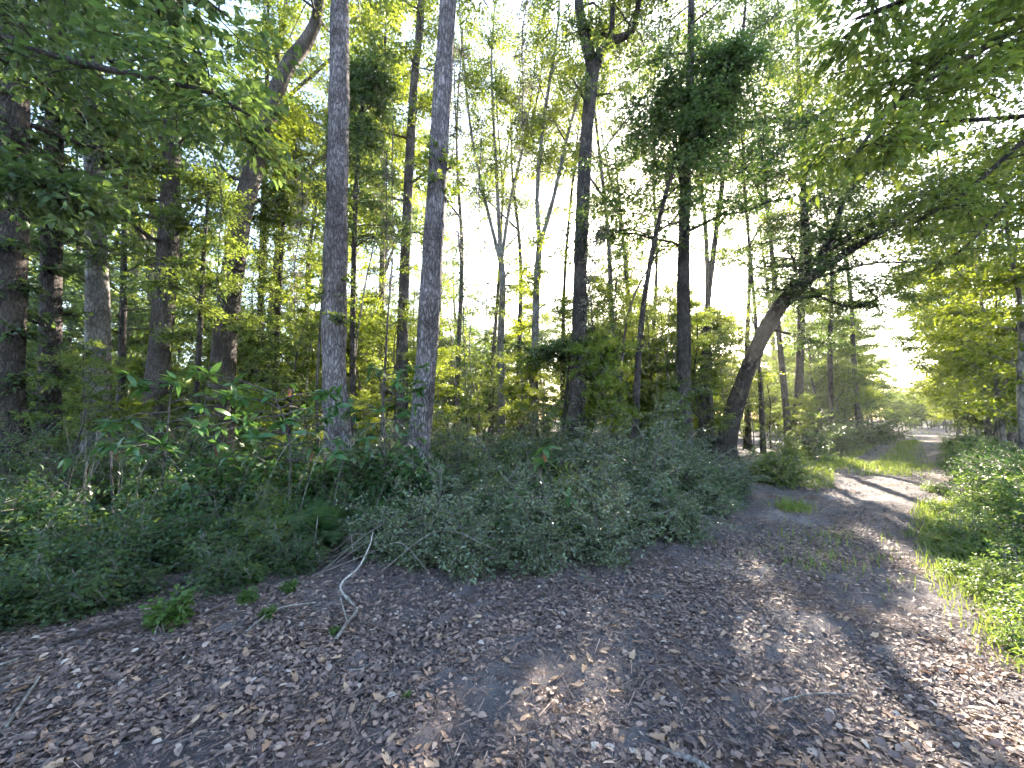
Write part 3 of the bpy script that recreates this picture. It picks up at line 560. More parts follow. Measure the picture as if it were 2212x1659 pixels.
for k in range(34):
    y = 19 + 40 * rb.rand(); x = track_centre(y) + 3.6 + 3.5 * rb.rand() + 0.06 * y
    place(low[3 if k % 3 else 1], 'woodland_sapling', 'low leafy sapling under the right bank trees far along the track', 'sapling', x, y, rb.rand() * 6.28, 0.6 + 0.4 * rb.rand(), 'low saplings under the right bank trees')
for k in range(40):
    y = 30 + 16 * rb.rand(); px = 560 + 1180 * (k + rb.rand()) / 40; x = (px - 1106) / F * y
    if left_ok(x, y): place(low[3 if k % 2 else 1], 'woodland_sapling', f'most distant low sapling at the back of the woods {lm(px)}', 'sapling', x, y, rb.rand() * 6.28, 0.8 + 0.5 * rb.rand(), f'most distant low saplings {lm(px)}')
for k in range(14):
    y = 64 + 10 * rb.rand(); x = 64 + 32 * (k + rb.rand()) / 14
    place(low[1], 'woodland_sapling', 'low leafy tree where the track disappears', 'young tree', x, y, rb.rand() * 6.28, 1.2 + 0.4 * rb.rand(), 'low trees where the track disappears')
# both banks of the track, far down it
for x, y, s, pr in ((15.5, 20.5, .8, low[3]), (17.8, 23, .9, low[1]), (19.5, 24.5, 1.0, low[0]), (22.5, 27, 1.0, low[3]), (25, 29.5, 1.1, low[1]), (28, 32.5, 1.1, low[0]), (32, 36.5, 1.2, low[3]), (37, 41, 1.3, low[0]), (44, 47.5, 1.3, low[1])):
    place(pr, 'woodland_sapling', 'leafy young tree on the left bank far along the track', 'young tree', x, y, rb.rand() * 6.28, s, 'young trees on the left bank of the track')
for x, y, s, pr in ((22, 17, .75, tall[1]), (29.5, 23.5, .7, tall[2]), (36, 30, .75, tall[1]), (46, 39.5, .75, tall[4]), (60, 53, .8, tall[2])):
    place(pr, 'woodland_tree', 'sunlit yellow green tree on the right bank of the track', 'tree', x, y, rb.rand() * 6.28, s, 'trees on the right bank of the track')
for x, y, s, pr in ((17.5, 13.2, .7, low[0]), (18.5, 14.8, .9, low[0]), (21, 17, .9, low[1]), (24.5, 20, 1.0, low[0]), (28, 23, 1.0, low[3]), (32, 27, 1.1, low[0]), (38, 32.5, 1.1, low[0]), (45, 39, 1.2, low[0]), (56, 50, 1.3, low[0]), (66, 61, 1.4, low[0]), (60, 60.5, 1.3, low[3])):
    place(pr, 'woodland_sapling', 'sunlit yellow green young tree on the right bank of the track', 'young tree', x, y, rb.rand() * 6.28, s, 'young trees on the right bank of the track')

for x, y, s, p in ((57.5, 57, 0.8, 1), (61.5, 59, 0.75, 1), (65.5, 63, 0.85, 0), (54.5, 57.5, 0.9, 0)):
    place(thick[p], 'thicket_tree', 'sunlit tree closing the far end of the track', 'tree', x, y, rb.rand() * 6.28, s, 'trees closing the far end of the track')
# ------------------------------------------------------------------ shrubs
def proto_shrub(seed, H, W, nst, per, spr, leaf, bark='twig'):
    rng = np.random.RandomState(seed); wood = MB(); fol = MB(); Cs = []; Ds = []
    for k in range(nst):
        a = rng.rand() * 6.28; rr = W * (0.15 + 0.85 * rng.rand() ** 0.6); h = H * (0.30 + 0.70 * rng.rand() ** 1.3) * (1 - 0.45 * (rr / W) ** 2); lump = 0.75 + 0.35 * math.sin(3 * a + seed); rr *= lump; h *= lump
        if k % 6 == 0: h *= 1.45; rr *= 0.8
        b = np.array((0.10 * rng.randn(), 0.10 * rng.randn(), -0.03)); e = np.array((math.cos(a) * rr, math.sin(a) * rr, h))
        m = np.array((e[0] * 0.35, e[1] * 0.35, h * 0.62)) + 0.05 * rng.randn(3)
        P = catmull([b, m, e], 7); tube(wood, P, [0.010, 0.003], 3, 0, rng, False)
        for _ in range(per):
            t = 0.25 + 0.75 * rng.rand(); x = t * 6; i = min(int(x), 5); c = P[i] + (P[i + 1] - P[i]) * (x - i)
            d = rng.randn(3) * (1, 1, 0.6) + np.array((math.cos(a), math.sin(a), 0.2)) * 0.6; Cs.append(c); Ds.append(d)
    sprays(fol, wood, np.array(Cs), np.array(Ds), rng, **spr)
    return (wood.mesh('stems', M[bark], True), fol.mesh('foliage', M[leaf]))
SN = ('stems', 'foliage')
small = dict(size=0.30, n=26, leaf=0.036, lw=0.020, flat=0.6, roll=0.7, droop=0.1)
mid_ = dict(size=0.34, n=18, leaf=0.060, lw=0.030, flat=0.5, roll=0.6, droop=0.15)
big_ = dict(size=0.40, n=14, leaf=0.105, lw=0.045, flat=0.5, roll=0.6, droop=0.15)
glossy = [proto_shrub(300 + k, h, w, 44, 9, small, 'leaf_shrub') for k, (h, w) in enumerate(((1.75, 1.0), (1.3, 0.95), (0.8, 0.75)))]
green = [proto_shrub(310 + k, h, w, 26, 8, mid_, lf) for k, (h, w, lf) in enumerate(((1.1, 0.8, 'leaf'), (0.75, 0.7, 'leaf_dark'), (0.55, 0.6, 'fern'), (1.6, 1.0, 'leaf_dark')))]
herb = [proto_shrub(320 + k, h, w, 16, 6, dict(mid_, leaf=0.05, lw=0.025, size=0.25), 'verge') for k, (h, w) in enumerate(((0.55, 0.45), (0.38, 0.4)))]
broad = [proto_shrub(330 + k, h, w, 14, 7, big_, 'leaf_magnolia') for k, (h, w) in enumerate(((1.3, 0.7), (0.8, 0.6)))]

rq = np.random.RandomState(9)
def shrub(pr, label, px, Y, s, group=None, name='shrub', cat='shrub'):
    x = (px - 1106) / F * Y
    return place(pr, name, label, cat, x, Y, rq.rand() * 6.28, s, group, SN)
# pale glossy thicket right of the grey trunks
for px, Y, s, k, lab in ((1385, 6.3, 1.15, 0, 'tallest pale glossy shrub, standing before the dark straight trunk'), (1270, 5.6, 0.95, 1, 'pale glossy shrub left of the tallest one in the thicket'),
                         (1480, 7.0, 0.95, 0, 'pale glossy shrub close right of the tallest one'), (1570, 7.4, 0.8, 1, 'rightmost pale glossy shrub by the bend in the track'),
                         (1340, 4.7, 0.85, 1, 'pale glossy shrub at the front of the thicket, low against the leaf litter'), (1180, 4.7, 0.85, 1, 'pale glossy shrub right of the leaning grey trunk'),
                         (1080, 5.2, 0.85, 1, 'pale glossy shrub at the foot of the leaning grey trunk'), (1450, 5.0, 0.9, 2, 'low pale glossy shrub under the tallest one, track side'),
                         (1530, 6.2, 0.7, 2, 'low pale glossy shrub near the grass tuft'), (1020, 3.9, 0.8, 2, 'small pale glossy shrub left of the thicket, by the fallen leaves'), (1150, 3.95, 0.75, 2, 'small pale glossy shrub at the litter edge in the middle'),
                         (1290, 4.15, 0.75, 2, 'small pale glossy shrub at the litter edge right of the middle')):
    shrub(glossy[k], lab, px, Y, s)
for px, Y, s, k in ((20, 4.6, 1.0, 1), (130, 4.2, 1.0, 2), (180, 2.95, .6, 1), (60, 2.85, .6, 1), (-20, 2.7, .6, 1), (500, 3.4, .6, 1), (60, 3.9, 0.9, 2), (250, 4.0, .9, 1), (330, 3.7, .8, 1), (200, 3.4, .75, 1), (420, 3.9, .7, 2), (500, 4.3, .8, 1), (110, 3.2, .7, 1), (560, 3.9, .6, 1), (330, 4.8, .9, 1), (-40, 3.6, .9, 1), (300, 3.15, .5, 1)):
    row = 'front' if Y < 3.35 else 'middle' if Y < 4.1 else 'back'; shrub(green[k], f'dark low shrub, {row} of the lower left bank {lm(px)}', px, Y, s, f'{row} shrubs of the lower left bank {lm(px)}')  # mostly dark leaf colour, standing in for the shade over this bank
for k in range(125):
    px = -60 + 1760 * rq.rand(); Y = 6.5 + 10 * rq.rand() ** 1.1
    x = (px - 1106) / F * Y
    if not clear(x, Y, 0, 0.9) or x > track_centre(Y) - 2.6 or (850 < px < 1300 and Y < 7.6) or abs(px - 735) < 60 and Y < 8.6 or abs(px - 1580) < 85 and Y < 14.5 or abs(px - 335) < 40 and Y < 10.5 or abs(px - 480) < 40 and Y < 11 and rq.rand() < .7: continue
    pr = (green + glossy[:2] + green[3:] + green[:1])[rq.randint(8)]; s = (0.6 + 0.4 * rq.rand()) * (0.8 + 0.05 * Y)
    place(pr, 'shrub', f'{"nearer" if Y < 10 else "farther"} undergrowth shrub behind the front thicket {lm(px)}', 'shrub', x, Y, rq.rand() * 6.28, s, f'{"nearer" if Y < 10 else "farther"} undergrowth shrubs {lm(px)}', SN)
for px, Y, s, pr, lab in ((905, 6.2, .75, glossy[1], 'tangled shrub hiding the foot of the leaning grey trunk'), (790, 6.5, .8, green[1], 'dark shrub between the feet of the two grey plated trunks'), (690, 6.9, .9, green[1], 'dark shrub against the left side of the straight grey trunk'),
                         (850, 5.6, .55, broad[1], 'broadleaf shrub low before the two grey plated trunks'), (960, 5.4, .7, glossy[1], 'pale shrub just right of the leaning grey trunk'), (1235, 7.6, .8, glossy[0], 'pale shrub at the foot of the Y forked trunk')):
    shrub(pr, lab, px, Y, s)
twiggy = [proto_shrub(340 + k, h, w, 30, 7, dict(size=0.35, n=7, leaf=0.04, lw=0.022, flat=0.8, roll=0.8, droop=0.0), lf, 'bark') for k, (h, w, lf) in enumerate(((2.0, 0.8, 'leaf'), (1.6, 0.7, 'leaf_shrub')))]
for k, (px, Y, s) in enumerate(((640, 6.6, .8), (700, 6.2, .7), (770, 6.0, .75), (825, 6.7, .9), (880, 6.5, .7), (935, 6.3, .8), (985, 6.9, .9), (1040, 7.4, .9), (1095, 6.6, .75), (1150, 7.4, .8), (1205, 6.9, .8), (1290, 7.6, .95), (1340, 8.2, 1.0), (1420, 8.2, 1.0), (1010, 5.6, .6), (1130, 5.6, .6), (560, 6.0, .7), (480, 5.8, .7), (180, 6, .8), (90, 5.6, .8))):
    shrub(twiggy[k % 2], f'leggy half bare shrub with brown twigs {lm(px)}', px, Y, s, f'leggy half bare shrubs {lm(px)}', 'twiggy_shrub')
for px, Y, s, pr, lab in ((755, 5.9, 1.05, broad[0], 'tall broadleaf shrub before the straight grey trunk'), (905, 5.75, 1.0, broad[0], 'tall broadleaf shrub before the leaning grey trunk'), (690, 6.4, 1.1, broad[0], 'broadleaf shrub left of the foot of the straight grey trunk'), (590, 5.6, 1.0, broad[0], 'broadleaf shrub under the hanging brown leaves'),
                         (480, 5.5, 1.0, broad[0], 'broadleaf shrub before the curved trunk'), (330, 5.7, .6, broad[0], 'broadleaf shrub before the reddish footed trunk'), (250, 6.6, .8, green[3], 'dark leafy shrub right of the pale leaf hung trunk'), (110, 6.3, .85, green[3], 'dark leafy shrub before the black vine covered trunk'),
                         (30, 6.5, .9, green[3], 'dark leafy shrub before the left edge trunk'), (420, 7.0, .8, green[3], 'dark leafy shrub left of the curved trunk'), (820, 7.0, .9, green[3], 'dark leafy shrub deep between the two grey plated trunks'), (990, 6.6, .75, green[3], 'dark leafy shrub right behind the leaning grey trunk'),
                         (1130, 4.7, .75, broad[1], 'broadleaf plant among the pale shrubs, left part of the thicket'), (1235, 4.9, .8, green[0], 'mid green shrub among the pale shrubs, middle of the thicket'), (1420, 5.4, .75, broad[1], 'broadleaf plant among the pale shrubs, right part of the thicket'), (1520, 6.6, .8, green[2], 'low green shrub at the track end of the thicket'),
                         (1050, 6.4, .8, green[0], 'mid green shrub behind the left part of the pale thicket')):
    shrub(pr, lab, px, Y, s)
for k in range(30):
    Y = 2.2 + 4.2 * rq.rand() ** 1.3; x = np.interp(Y, [2.2, 2.7, 3.6, 5.1, 6.4], [3.05, 3.3, 4.0, 5.35, 6.8]) + 1.0 * rq.rand()
    place(herb[rq.randint(2)], 'verge_herb', 'low green herb on the near right verge', 'plant', x, Y, rq.rand() * 6.28, 0.35 + 0.3 * rq.rand(), 'low herbs on the near right verge', SN)
for k in range(15):
    x = 66 + 32 * (k + rq.rand()) / 15; y = 65 + 6 * rq.rand()
    place(green[3], 'shrub', 'far shrub where the track disappears', 'shrub', x, y, rq.rand() * 6.28, 1.9 + 0.6 * rq.rand(), 'far shrubs where the track disappears', SN)
for k in range(34):
    px = 420 + 1340 * (k + rq.rand()) / 34; y = 43 + 5 * rq.rand()
    place(green[3 if k % 2 else 0], 'shrub', f'most distant shrub closing the woods at ground level {lm(px)}', 'shrub', (px - 1106) / F * y, y, rq.rand() * 6.28, 1.9 + 0.7 * rq.rand(), f'most distant shrubs {lm(px)}', SN)
for px, Y, s, pr, lab in ((640, 3.75, .6, green[1], 'small dark shrub just left of the crooked white branch'), (770, 5.3, .8, green[1], 'small dark shrub behind the largest fern'), (835, 4.15, .75, glossy[2], 'small pale shrub right of the crooked white branch'), (905, 3.95, .7, glossy[2], 'small pale shrub between the crooked white branch and the thicket'), (960, 4.4, .85, glossy[2], 'pale shrub at the left end of the thicket'), (590, 4.3, .7, green[0], 'mid green shrub below the hanging brown leaves'), (690, 5.0, .5, broad[1], 'low broadleaf plant beside the largest fern')):
    shrub(pr, lab, px, Y, s)
cedar = proto_shrub(350, 2.3, 0.8, 26, 12, dict(size=0.3, n=30, leaf=0.05, lw=0.006, flat=0.9, roll=0.9, droop=0.5), 'cedar', 'bark_dark')
shrub(cedar, 'wispy dark brownish cedar sapling in the shade left of the Y forked trunk', 1130, 10.2, 1.0, None, 'cedar_sapling', 'sapling')
seedling = proto_shrub(351, 0.36, 0.16, 9, 6, dict(mid_, leaf=0.05, lw=0.028, size=0.12), 'seedling')
shrub(seedling, 'bright green leafy seedling at the front of the lower left bank', 395, 2.72, 0.8, None, 'seedling', 'plant')
for px, Y, s in ((600, 2.85, .3), (560, 3.05, .4), (740, 2.75, .2), (640, 3.2, .35), (890, 2.2, .14), (580, 3.45, .5)):
    shrub(seedling, 'tiny green seedling poking out of the leaf litter near the crooked white branch', px, Y, s, 'tiny seedlings in the leaf litter', 'seedling', 'plant')
for px, py, s in ((2050, 1225, .5), (2110, 1255, .6), (2170, 1310, .6), (2225, 1390, .65), (2025, 1140, .6), (2060, 1170, .8), (2150, 1210, .9), (2010, 1060, .7), (2090, 1100, 1.0), (2190, 1150, 1.1)):
    Y = CAM_H * F / (py - 905)
    shrub(herb[rq.randint(2)], 'green herb at the right foreground edge of the track', px, Y, s, 'herbs at the right foreground edge', 'verge_herb', 'plant')
for px, Y, s, k in ((1700, 13.5, 0.9, 0), (1740, 15, 1.2, 3), (1790, 16.5, 1.3, 3), (1820, 18.5, 1.5, 3), (1850, 21, 1.7, 3), (1880, 24, 1.8, 3), (1910, 28, 2.0, 3), (1690, 11.6, .6, 2), (1760, 13.2, .5, 2)):
    shrub(green[k], 'green bank shrub crowding the left side of the far track', px, Y, s, 'shrubs along the left bank of the track')
for k in range(190):
    Y = 2.2 + 18 * rq.rand() ** 1.5; x = track_centre(Y) + track_half(Y) * 1.35 + 0.15 + (0.9 + 0.12 * Y) * rq.rand() ** 0.8
    if x > 1.42 * Y + 0.3: continue
    pr = (herb + herb + green[2:3])[rq.randint(5)]
    place(pr, 'verge_herb', f'knee high green herb in the {"near" if Y < 5 else "middle" if Y < 9 else "far"} part of the right verge', 'plant', x, Y, rq.rand() * 6.28, 0.6 + 0.55 * rq.rand(), f'{"near" if Y < 5 else "middle" if Y < 9 else "far"} green herbs on the right verge', SN)

# ------------------------------------------------------------------ ferns
def frond_mesh(seed, L):
    rng = np.random.RandomState(seed); mb = MB(); n = 36
    s = np.linspace(0, 1, n); P = np.stack([s * L * 0.85, 0 * s, L * (0.75 * s - 0.72 * s ** 2.2)], 1)
    tube(mb, P, [0.004, 0.001], 3, 0, rng, False)
    for i in range(3, n - 1):
        w = 0.26 * L * math.sin(math.pi * (0.12 + 0.88 * s[i]) ** 0.85) + 0.01; T = P[i + 1] - P[i]; T /= np.linalg.norm(T)
        for sd in (1, -1):
            tip = P[i] + np.array((0.30 * w, sd * w, -0.12 * w + 0.02 * w * rng.randn())); a = P[i]; h = L * 0.0072
            m = (a + tip) / 2 + np.array((0, 0, 0.03 * w))
            mb.add([a - T * h, a + T * h, m + T * h * 1.1, m - T * h * 1.1, tip], [(0, 1, 2, 3)], [(3, 2, 4)])
    return mb.mesh('frond', M['fern'])
fronds = [frond_mesh(400 + k, L) for k, L in enumerate((0.85, 0.7, 0.55))]
def fern(label, px, Y, n, s, group=None, seed=0):
    rng = np.random.RandomState(seed); x = (px - 1106) / F * Y
    t = thing('fern', label, 'fern', (x, Y, G(x, Y)), rng.rand() * 6.28, group, s)
    for k in range(n):
        o = link('frond', fronds[rng.randint(3)], t); o.rotation_euler = (0.25 * rng.randn(), -0.25 - 0.65 * rng.rand(), k * 6.283 / n + 0.3 * rng.randn())
fern('largest arching fern at the foot of the straight grey trunk', 715, 4.35, 13, 0.95, seed=1)
fern('dark fern left of the largest one', 650, 5.0, 11, 0.85, seed=2)
fern('fern right of the largest one, under the leaning grey trunk', 840, 5.0, 11, 0.85, seed=3)
fern('fern low in front of the largest one beside the crooked white branch', 655, 4.15, 9, 0.6, seed=4)
fern('small fern behind the pale thicket in the middle', 1020, 6.2, 9, 0.8, seed=5)
fern('low fern in the shaded bank near the left edge', 240, 4.5, 9, 0.9, seed=6)
for k, (px, Y) in enumerate(((390, 6.0), (460, 6.4), (330, 6.8), (540, 6.2), (270, 6.3), (420, 7.4), (150, 6.2))):
    fern('low fern in the sunny patch behind the lower left bank', px, Y, 8, 0.75, 'ferns in the sunny patch', 20 + k)

# ------------------------------------------------------------------ magnolia saplings with big separate leaves
def big_leaf(seed, L, W):
    mb = MB(); n = 6; s = np.linspace(0, 1, n); w = W / 2 * np.sin(np.pi * (0.04 + 0.96 * s) ** 0.85); z = -0.22 * L * s ** 2
    V = []
    for i in range(n): V += [(s[i] * L, w[i], z[i] + 0.25 * w[i]), (s[i] * L, 0, z[i]), (s[i] * L, -w[i], z[i] + 0.25 * w[i])]
    q = []
    for i in range(n - 1):
        a = 3 * i; q += [(a, a + 1, a + 4, a + 3), (a + 1, a + 2, a + 5, a + 4)]
    mb.add(V, q); return mb
leafm = [big_leaf(0, L, W).mesh('leaf', M['leaf_magnolia'], True) for L, W in ((0.19, 0.068), (0.16, 0.060), (0.22, 0.075))]
brownm = [big_leaf(0, 0.15, 0.06).mesh('leaf', M['brown_leaf'], True)]
def magnolia(label, pts, nb, reach, seed, whorls, brown=0):
    rng = np.random.RandomState(seed); P = px_path(pts); base = P[0].copy(); P = P - base
    t = thing('magnolia_sapling', label, 'sapling', base)
    mb = MB(); path, _ = stem(mb, P, [0.018, 0.013, 0.007], 6, rng, 12, flare=False); tips = []
    for k in range(nb):
        i = int(len(path) * (0.35 + 0.63 * k / nb)); i = min(i, len(path) - 1); a = rng.rand() * 6.28
        e = path[i] + np.array((math.cos(a) * reach, math.sin(a) * reach * 0.8, 0.12 + 0.15 * rng.randn())) * (0.5 + 0.6 * rng.rand())
        tube(mb, catmull([path[i], (path[i] + e) / 2 + (0, 0, 0.04), e], 5), [0.009, 0.005], 4, 0, rng); tips.append(e)
    link('stem', mb.mesh('stem', M['bark'], True), t)
    for e in tips + [path[-1]]:
        for k in range(whorls):
            o = link('leaf', leafm[rng.randint(3)], t, e); o.rotation_euler = (0.5 * rng.randn(), 0.05 + 0.5 * rng.randn(), k * 6.283 / whorls + 0.4 * rng.randn()); o.scale = (0.6 + 0.5 * rng.rand(),) * 3
    for k in range(brown):
        e = tips[rng.randint(len(tips))]; o = link('leaf', brownm[0], t, e - (0, 0, 0.03)); o.rotation_euler = (0.3 * rng.randn(), 1.2 + 0.3 * rng.rand(), rng.rand() * 6.28); o['label'] = 'dead brown leaf hanging down'
magnolia('magnolia sapling with whorled leaves and hanging brown ones left of the straight grey trunk', [(628, 1060, 5.2), (625, 950, 5.2), (590, 850, 5.2)], 33, 0.85, 1, 8, 3)
magnolia('magnolia sapling whose leaves cross the two grey plated trunks', [(830, 1080, 5.8), (830, 930, 5.8), (820, 800, 5.9)], 24, 0.85, 2, 8, 3)
magnolia('magnolia sapling with bright green tips left of the hanging brown leaves', [(345, 1080, 5.2), (360, 950, 5.2), (370, 830, 5.2)], 18, 0.7, 3, 8, 1)
magnolia('low magnolia sapling at the foot of the brown leaning trunk', [(250, 1080, 5.6), (240, 1000, 5.6), (235, 930, 5.6)], 8, 0.6, 4, 8, 0)
magnolia('yellow green broadleaf sapling catching the sun in the pale thicket', [(1165, 1200, 4.6), (1170, 1090, 4.6), (1165, 1000, 4.6)], 6, 0.35, 5, 7, 2)

# ------------------------------------------------------------------ fallen wood
def stick(name, label, pts, rad, mat='twig', group=None, side=(), seed=0, cat='branch'):
    rng = np.random.RandomState(seed); P = np.array([np.array(p, float) for p in pts]); base = P[0].copy()
    mb = MB(); tube(mb, catmull(P - base, 6 * len(P)), rad, 7, 0.06, rng)
    o = link(name, mb.mesh(name, M[mat], True), None, base); tag(o, label, cat, group)
    for sp, sr in side:
        m2 = MB(); tube(m2, catmull(np.array([np.array(p, float) for p in sp]) - base, 10), sr, 5, 0.05, rng); link('side_twig', m2.mesh('side_twig', M[mat], True), o)
def gp(px, py, dz=0.0):      # ground point under a picture position
    Y = CAM_H * F / max(py - 905.0, 1); x = (px - 1106) / F * Y
    return np.array((x, Y, G(x, Y) + dz))
a = gp(745, 1375, 0.03)
stick('fallen_branch', 'crooked white dead branch rising out of the leaf litter', [a, gp(768, 1345, 0.04), at(770, 1315, 3.05), at(738, 1278, 3.15), at(742, 1255, 3.2), at(775, 1225, 3.25), at(798, 1180, 3.3), at(806, 1148, 3.35)], [0.013, 0.0125, 0.010, 0.007, 0.003], 'deadwood',
      side=[([gp(768, 1345, 0.04), gp(752, 1320, 0.10)], [0.008, 0.003])], seed=1)
stick('fallen_branch', 'thin pale stick lying left of the crooked white branch', [gp(560, 1370, 0.02), gp(620, 1335, 0.04), gp(700, 1315, 0.03)], [0.009, 0.004], 'deadwood', seed=2)
stick('fallen_branch', 'pale stick at the left edge of the litter', [gp(-20, 1465, 0.03), gp(100, 1435, 0.04)], [0.010, 0.006], 'deadwood', seed=3)
stick('fallen_branch', 'thin pale stick slanting across the litter at lower left', [gp(90, 1540, 0.02), gp(130, 1490, 0.03), gp(150, 1462, 0.03)], [0.008, 0.004], 'deadwood', seed=4)
stick('fallen_branch', 'dark stick lying along the foot of the lower left bank', [gp(180, 1400, 0.03), gp(300, 1375, 0.05), gp(430, 1345, 0.05)], [0.012, 0.006], 'bark_dark', seed=5)
stick('fallen_branch', 'curved pale twig on the litter right of the crooked white branch', [gp(772, 1420, 0.015), gp(800, 1418, 0.02), gp(830, 1400, 0.02)], [0.006, 0.004], 'deadwood', seed=6)
stick('fallen_branch', 'straight tan stick lying across the track in the foreground', [gp(1650, 1468, 0.015), gp(1720, 1460, 0.02), gp(1800, 1462, 0.015)], [0.006, 0.004], 'deadwood', seed=7)
stick('fallen_branch', 'dark stick at the right foreground of the track', [gp(2060, 1640, 0.02), gp(2130, 1655, 0.03), gp(2190, 1668, 0.02)], [0.016, 0.012], 'bark', seed=8)
stick('fallen_branch', 'weathered root like stick in the litter right of centre', [gp(1410, 1555, 0.0), gp(1480, 1585, 0.02), gp(1530, 1620, 0.0)], [0.014, 0.010], 'twig', seed=9)
for k in range(14):
    r = np.random.RandomState(600 + k); p0 = gp(660 + 220 * r.rand(), 1200 + 70 * r.rand(), 0.05)
    d = np.array((r.randn(), 0.5 * r.randn(), 0)); d /= np.linalg.norm(d); L = 0.5 + 0.6 * r.rand()
    stick('twig', 'bare grey twig arching in the tangle below the ferns', [p0, p0 + d * L * 0.5 + (0, 0, 0.12 + 0.25 * r.rand()), p0 + d * L + (0, 0, 0.05 + 0.3 * r.rand())], [0.006, 0.002], 'twig', 'bare twigs in the tangle below the ferns', seed=k, cat='twig')
for k in range(9):
    r = np.random.RandomState(640 + k); px = 90 + 230 * r.rand(); Y = 5.0 + r.rand(); p0 = at(px, 905, Y); p0[2] = G(p0[0], p0[1])
    h = 0.7 + 0.8 * r.rand(); p1 = p0 + (0.12 * r.randn(), 0.1 * r.randn(), h * 0.5); p2 = p1 + (0.2 * r.randn(), 0.1 * r.randn(), h * 0.5)
    stick('dead_sapling', 'bare pale sapling catching the sun before the left trunks', [p0, p1, p2], [0.008, 0.003], 'twig', 'bare pale saplings at the left', [([p1, p1 + (0.3 * r.randn(), 0.1, 0.15 + 0.2 * r.rand())], [0.006, 0.002])], seed=k, cat='sapling')

for k in range(46):
    r = np.random.RandomState(660 + k); px = 430 + 1120 * r.rand(); Y = np.interp(px, [430, 1000, 1550], [4.2, 4.6, 6.6]) + 2.2 * r.rand(); p0 = at(px, 905, Y); p0[2] = G(p0[0], p0[1])
    a = r.rand() * 6.28; L = 0.7 + 0.9 * r.rand(); h = 0.5 + 0.9 * r.rand(); d = np.array((math.cos(a), math.sin(a) * 0.6, 0)) * L
    stick('bramble_cane', f'thin arching bare cane tangled in the front thicket {lm(px)}', [p0, p0 + d * 0.35 + (0, 0, h * 0.8), p0 + d * 0.75 + (0, 0, h), p0 + d + (0, 0, h * 0.75)], [0.005, 0.0025], 'twig' if k % 2 else 'bark', f'bare canes {lm(px)}', seed=k, cat='cane')
# thin poles of the thicket
rp = np.random.RandomState(77)
for k in range(70):
    px = 560 + 1120 * rp.rand(); Y = 9 + 12 * rp.rand(); p0 = at(px, 905, Y)
    if p0[0] > track_centre(Y) - 3.2 or (1510 < px and Y < 15): continue
    p0[2] = G(p0[0], p0[1]) - 0.05; h = 3 + 5 * rp.rand(); ln = 0.10 * rp.randn(2)
    P = [p0, p0 + (ln[0] * h * 0.4 + 0.1 * rp.randn(), ln[1] * h * 0.4, h * 0.35), p0 + (ln[0] * h * 0.7, ln[1] * h * 0.7, h * 0.7), p0 + (ln[0] * h * 1.5 + 0.1 * rp.randn(), ln[1] * h, h)]
    t = thing('pole_sapling', f'thin pole like sapling in the thicket {lm(px)}', 'sapling', p0, 0, f'thin pole saplings {lm(px)}')
    mb = MB(); wood = MB(); fol = MB(); r0 = 0.02 + 0.035 * rp.rand(); path = catmull(np.array(P) - p0, 12)
    tube(mb, path, [r0, r0 * 0.3], 6, 0.05, rp); link('trunk', mb.mesh('trunk', M['bark' if k % 3 else 'bark_pale'], True), t)
    crown_on(path, [r0, r0 * .3], rp, wood, fol, 0.4, 1.0, 5, 0.9, 3, 3, spray=dict(size=0.4, n=14, leaf=0.08, lw=0.045))
    link('twigs', wood.mesh('twigs', M['bark'], True), t); link('leaves', fol.mesh('leaves', M['leaf_lime' if k % 2 else 'leaf']), t)

# hanging vines
for k, (px, py0, py1, Y) in enumerate(((1000, 60, 560, 10), (1040, 300, 760, 10.5), (1140, -20, 330, 9.5), (850, 250, 700, 10), (835, 330, 640, 9.8), (990, 500, 900, 9), (1300, 480, 880, 9.5), (1345, 520, 900, 10), (650, 350, 720, 10), (460, 330, 640, 9))):
    r = np.random.RandomState(700 + k); a = at(px, py0, Y); b = at(px + 25 * r.randn(), py1, Y)
    t = thing('hanging_vine', ('dark leafy' if k % 2 else 'grey mossy') + ' vine strand hanging ' + ('high up ' if py0 < 200 else 'low down ' if py0 > 450 else 'midway ') + lm(px), 'vine', a, 0, 'hanging vines ' + lm(px))
    mb = MB(); fol = MB(); P = catmull([np.zeros(3), (b - a) * 0.3 + 0.12 * r.randn(3), (b - a) * 0.65 + 0.12 * r.randn(3), b - a], 20)
    tube(mb, P, [0.018, 0.006], 5, 0.1, r); n = 60; i = r.randint(0, 20, n); C = P[i] + 0.05 * r.randn(n, 3)
    sprays(fol, mb, C, r.randn(n, 3) * (1, 1, 0.4) - (0, 0, 0.5), r, size=0.25, n=9, leaf=0.075, lw=0.045)
    link('vine_stem', mb.mesh('vine_stem', M['bark'], True), t); link('leaves', fol.mesh('leaves', M['leaf_dark' if k % 2 else 'moss']), t)

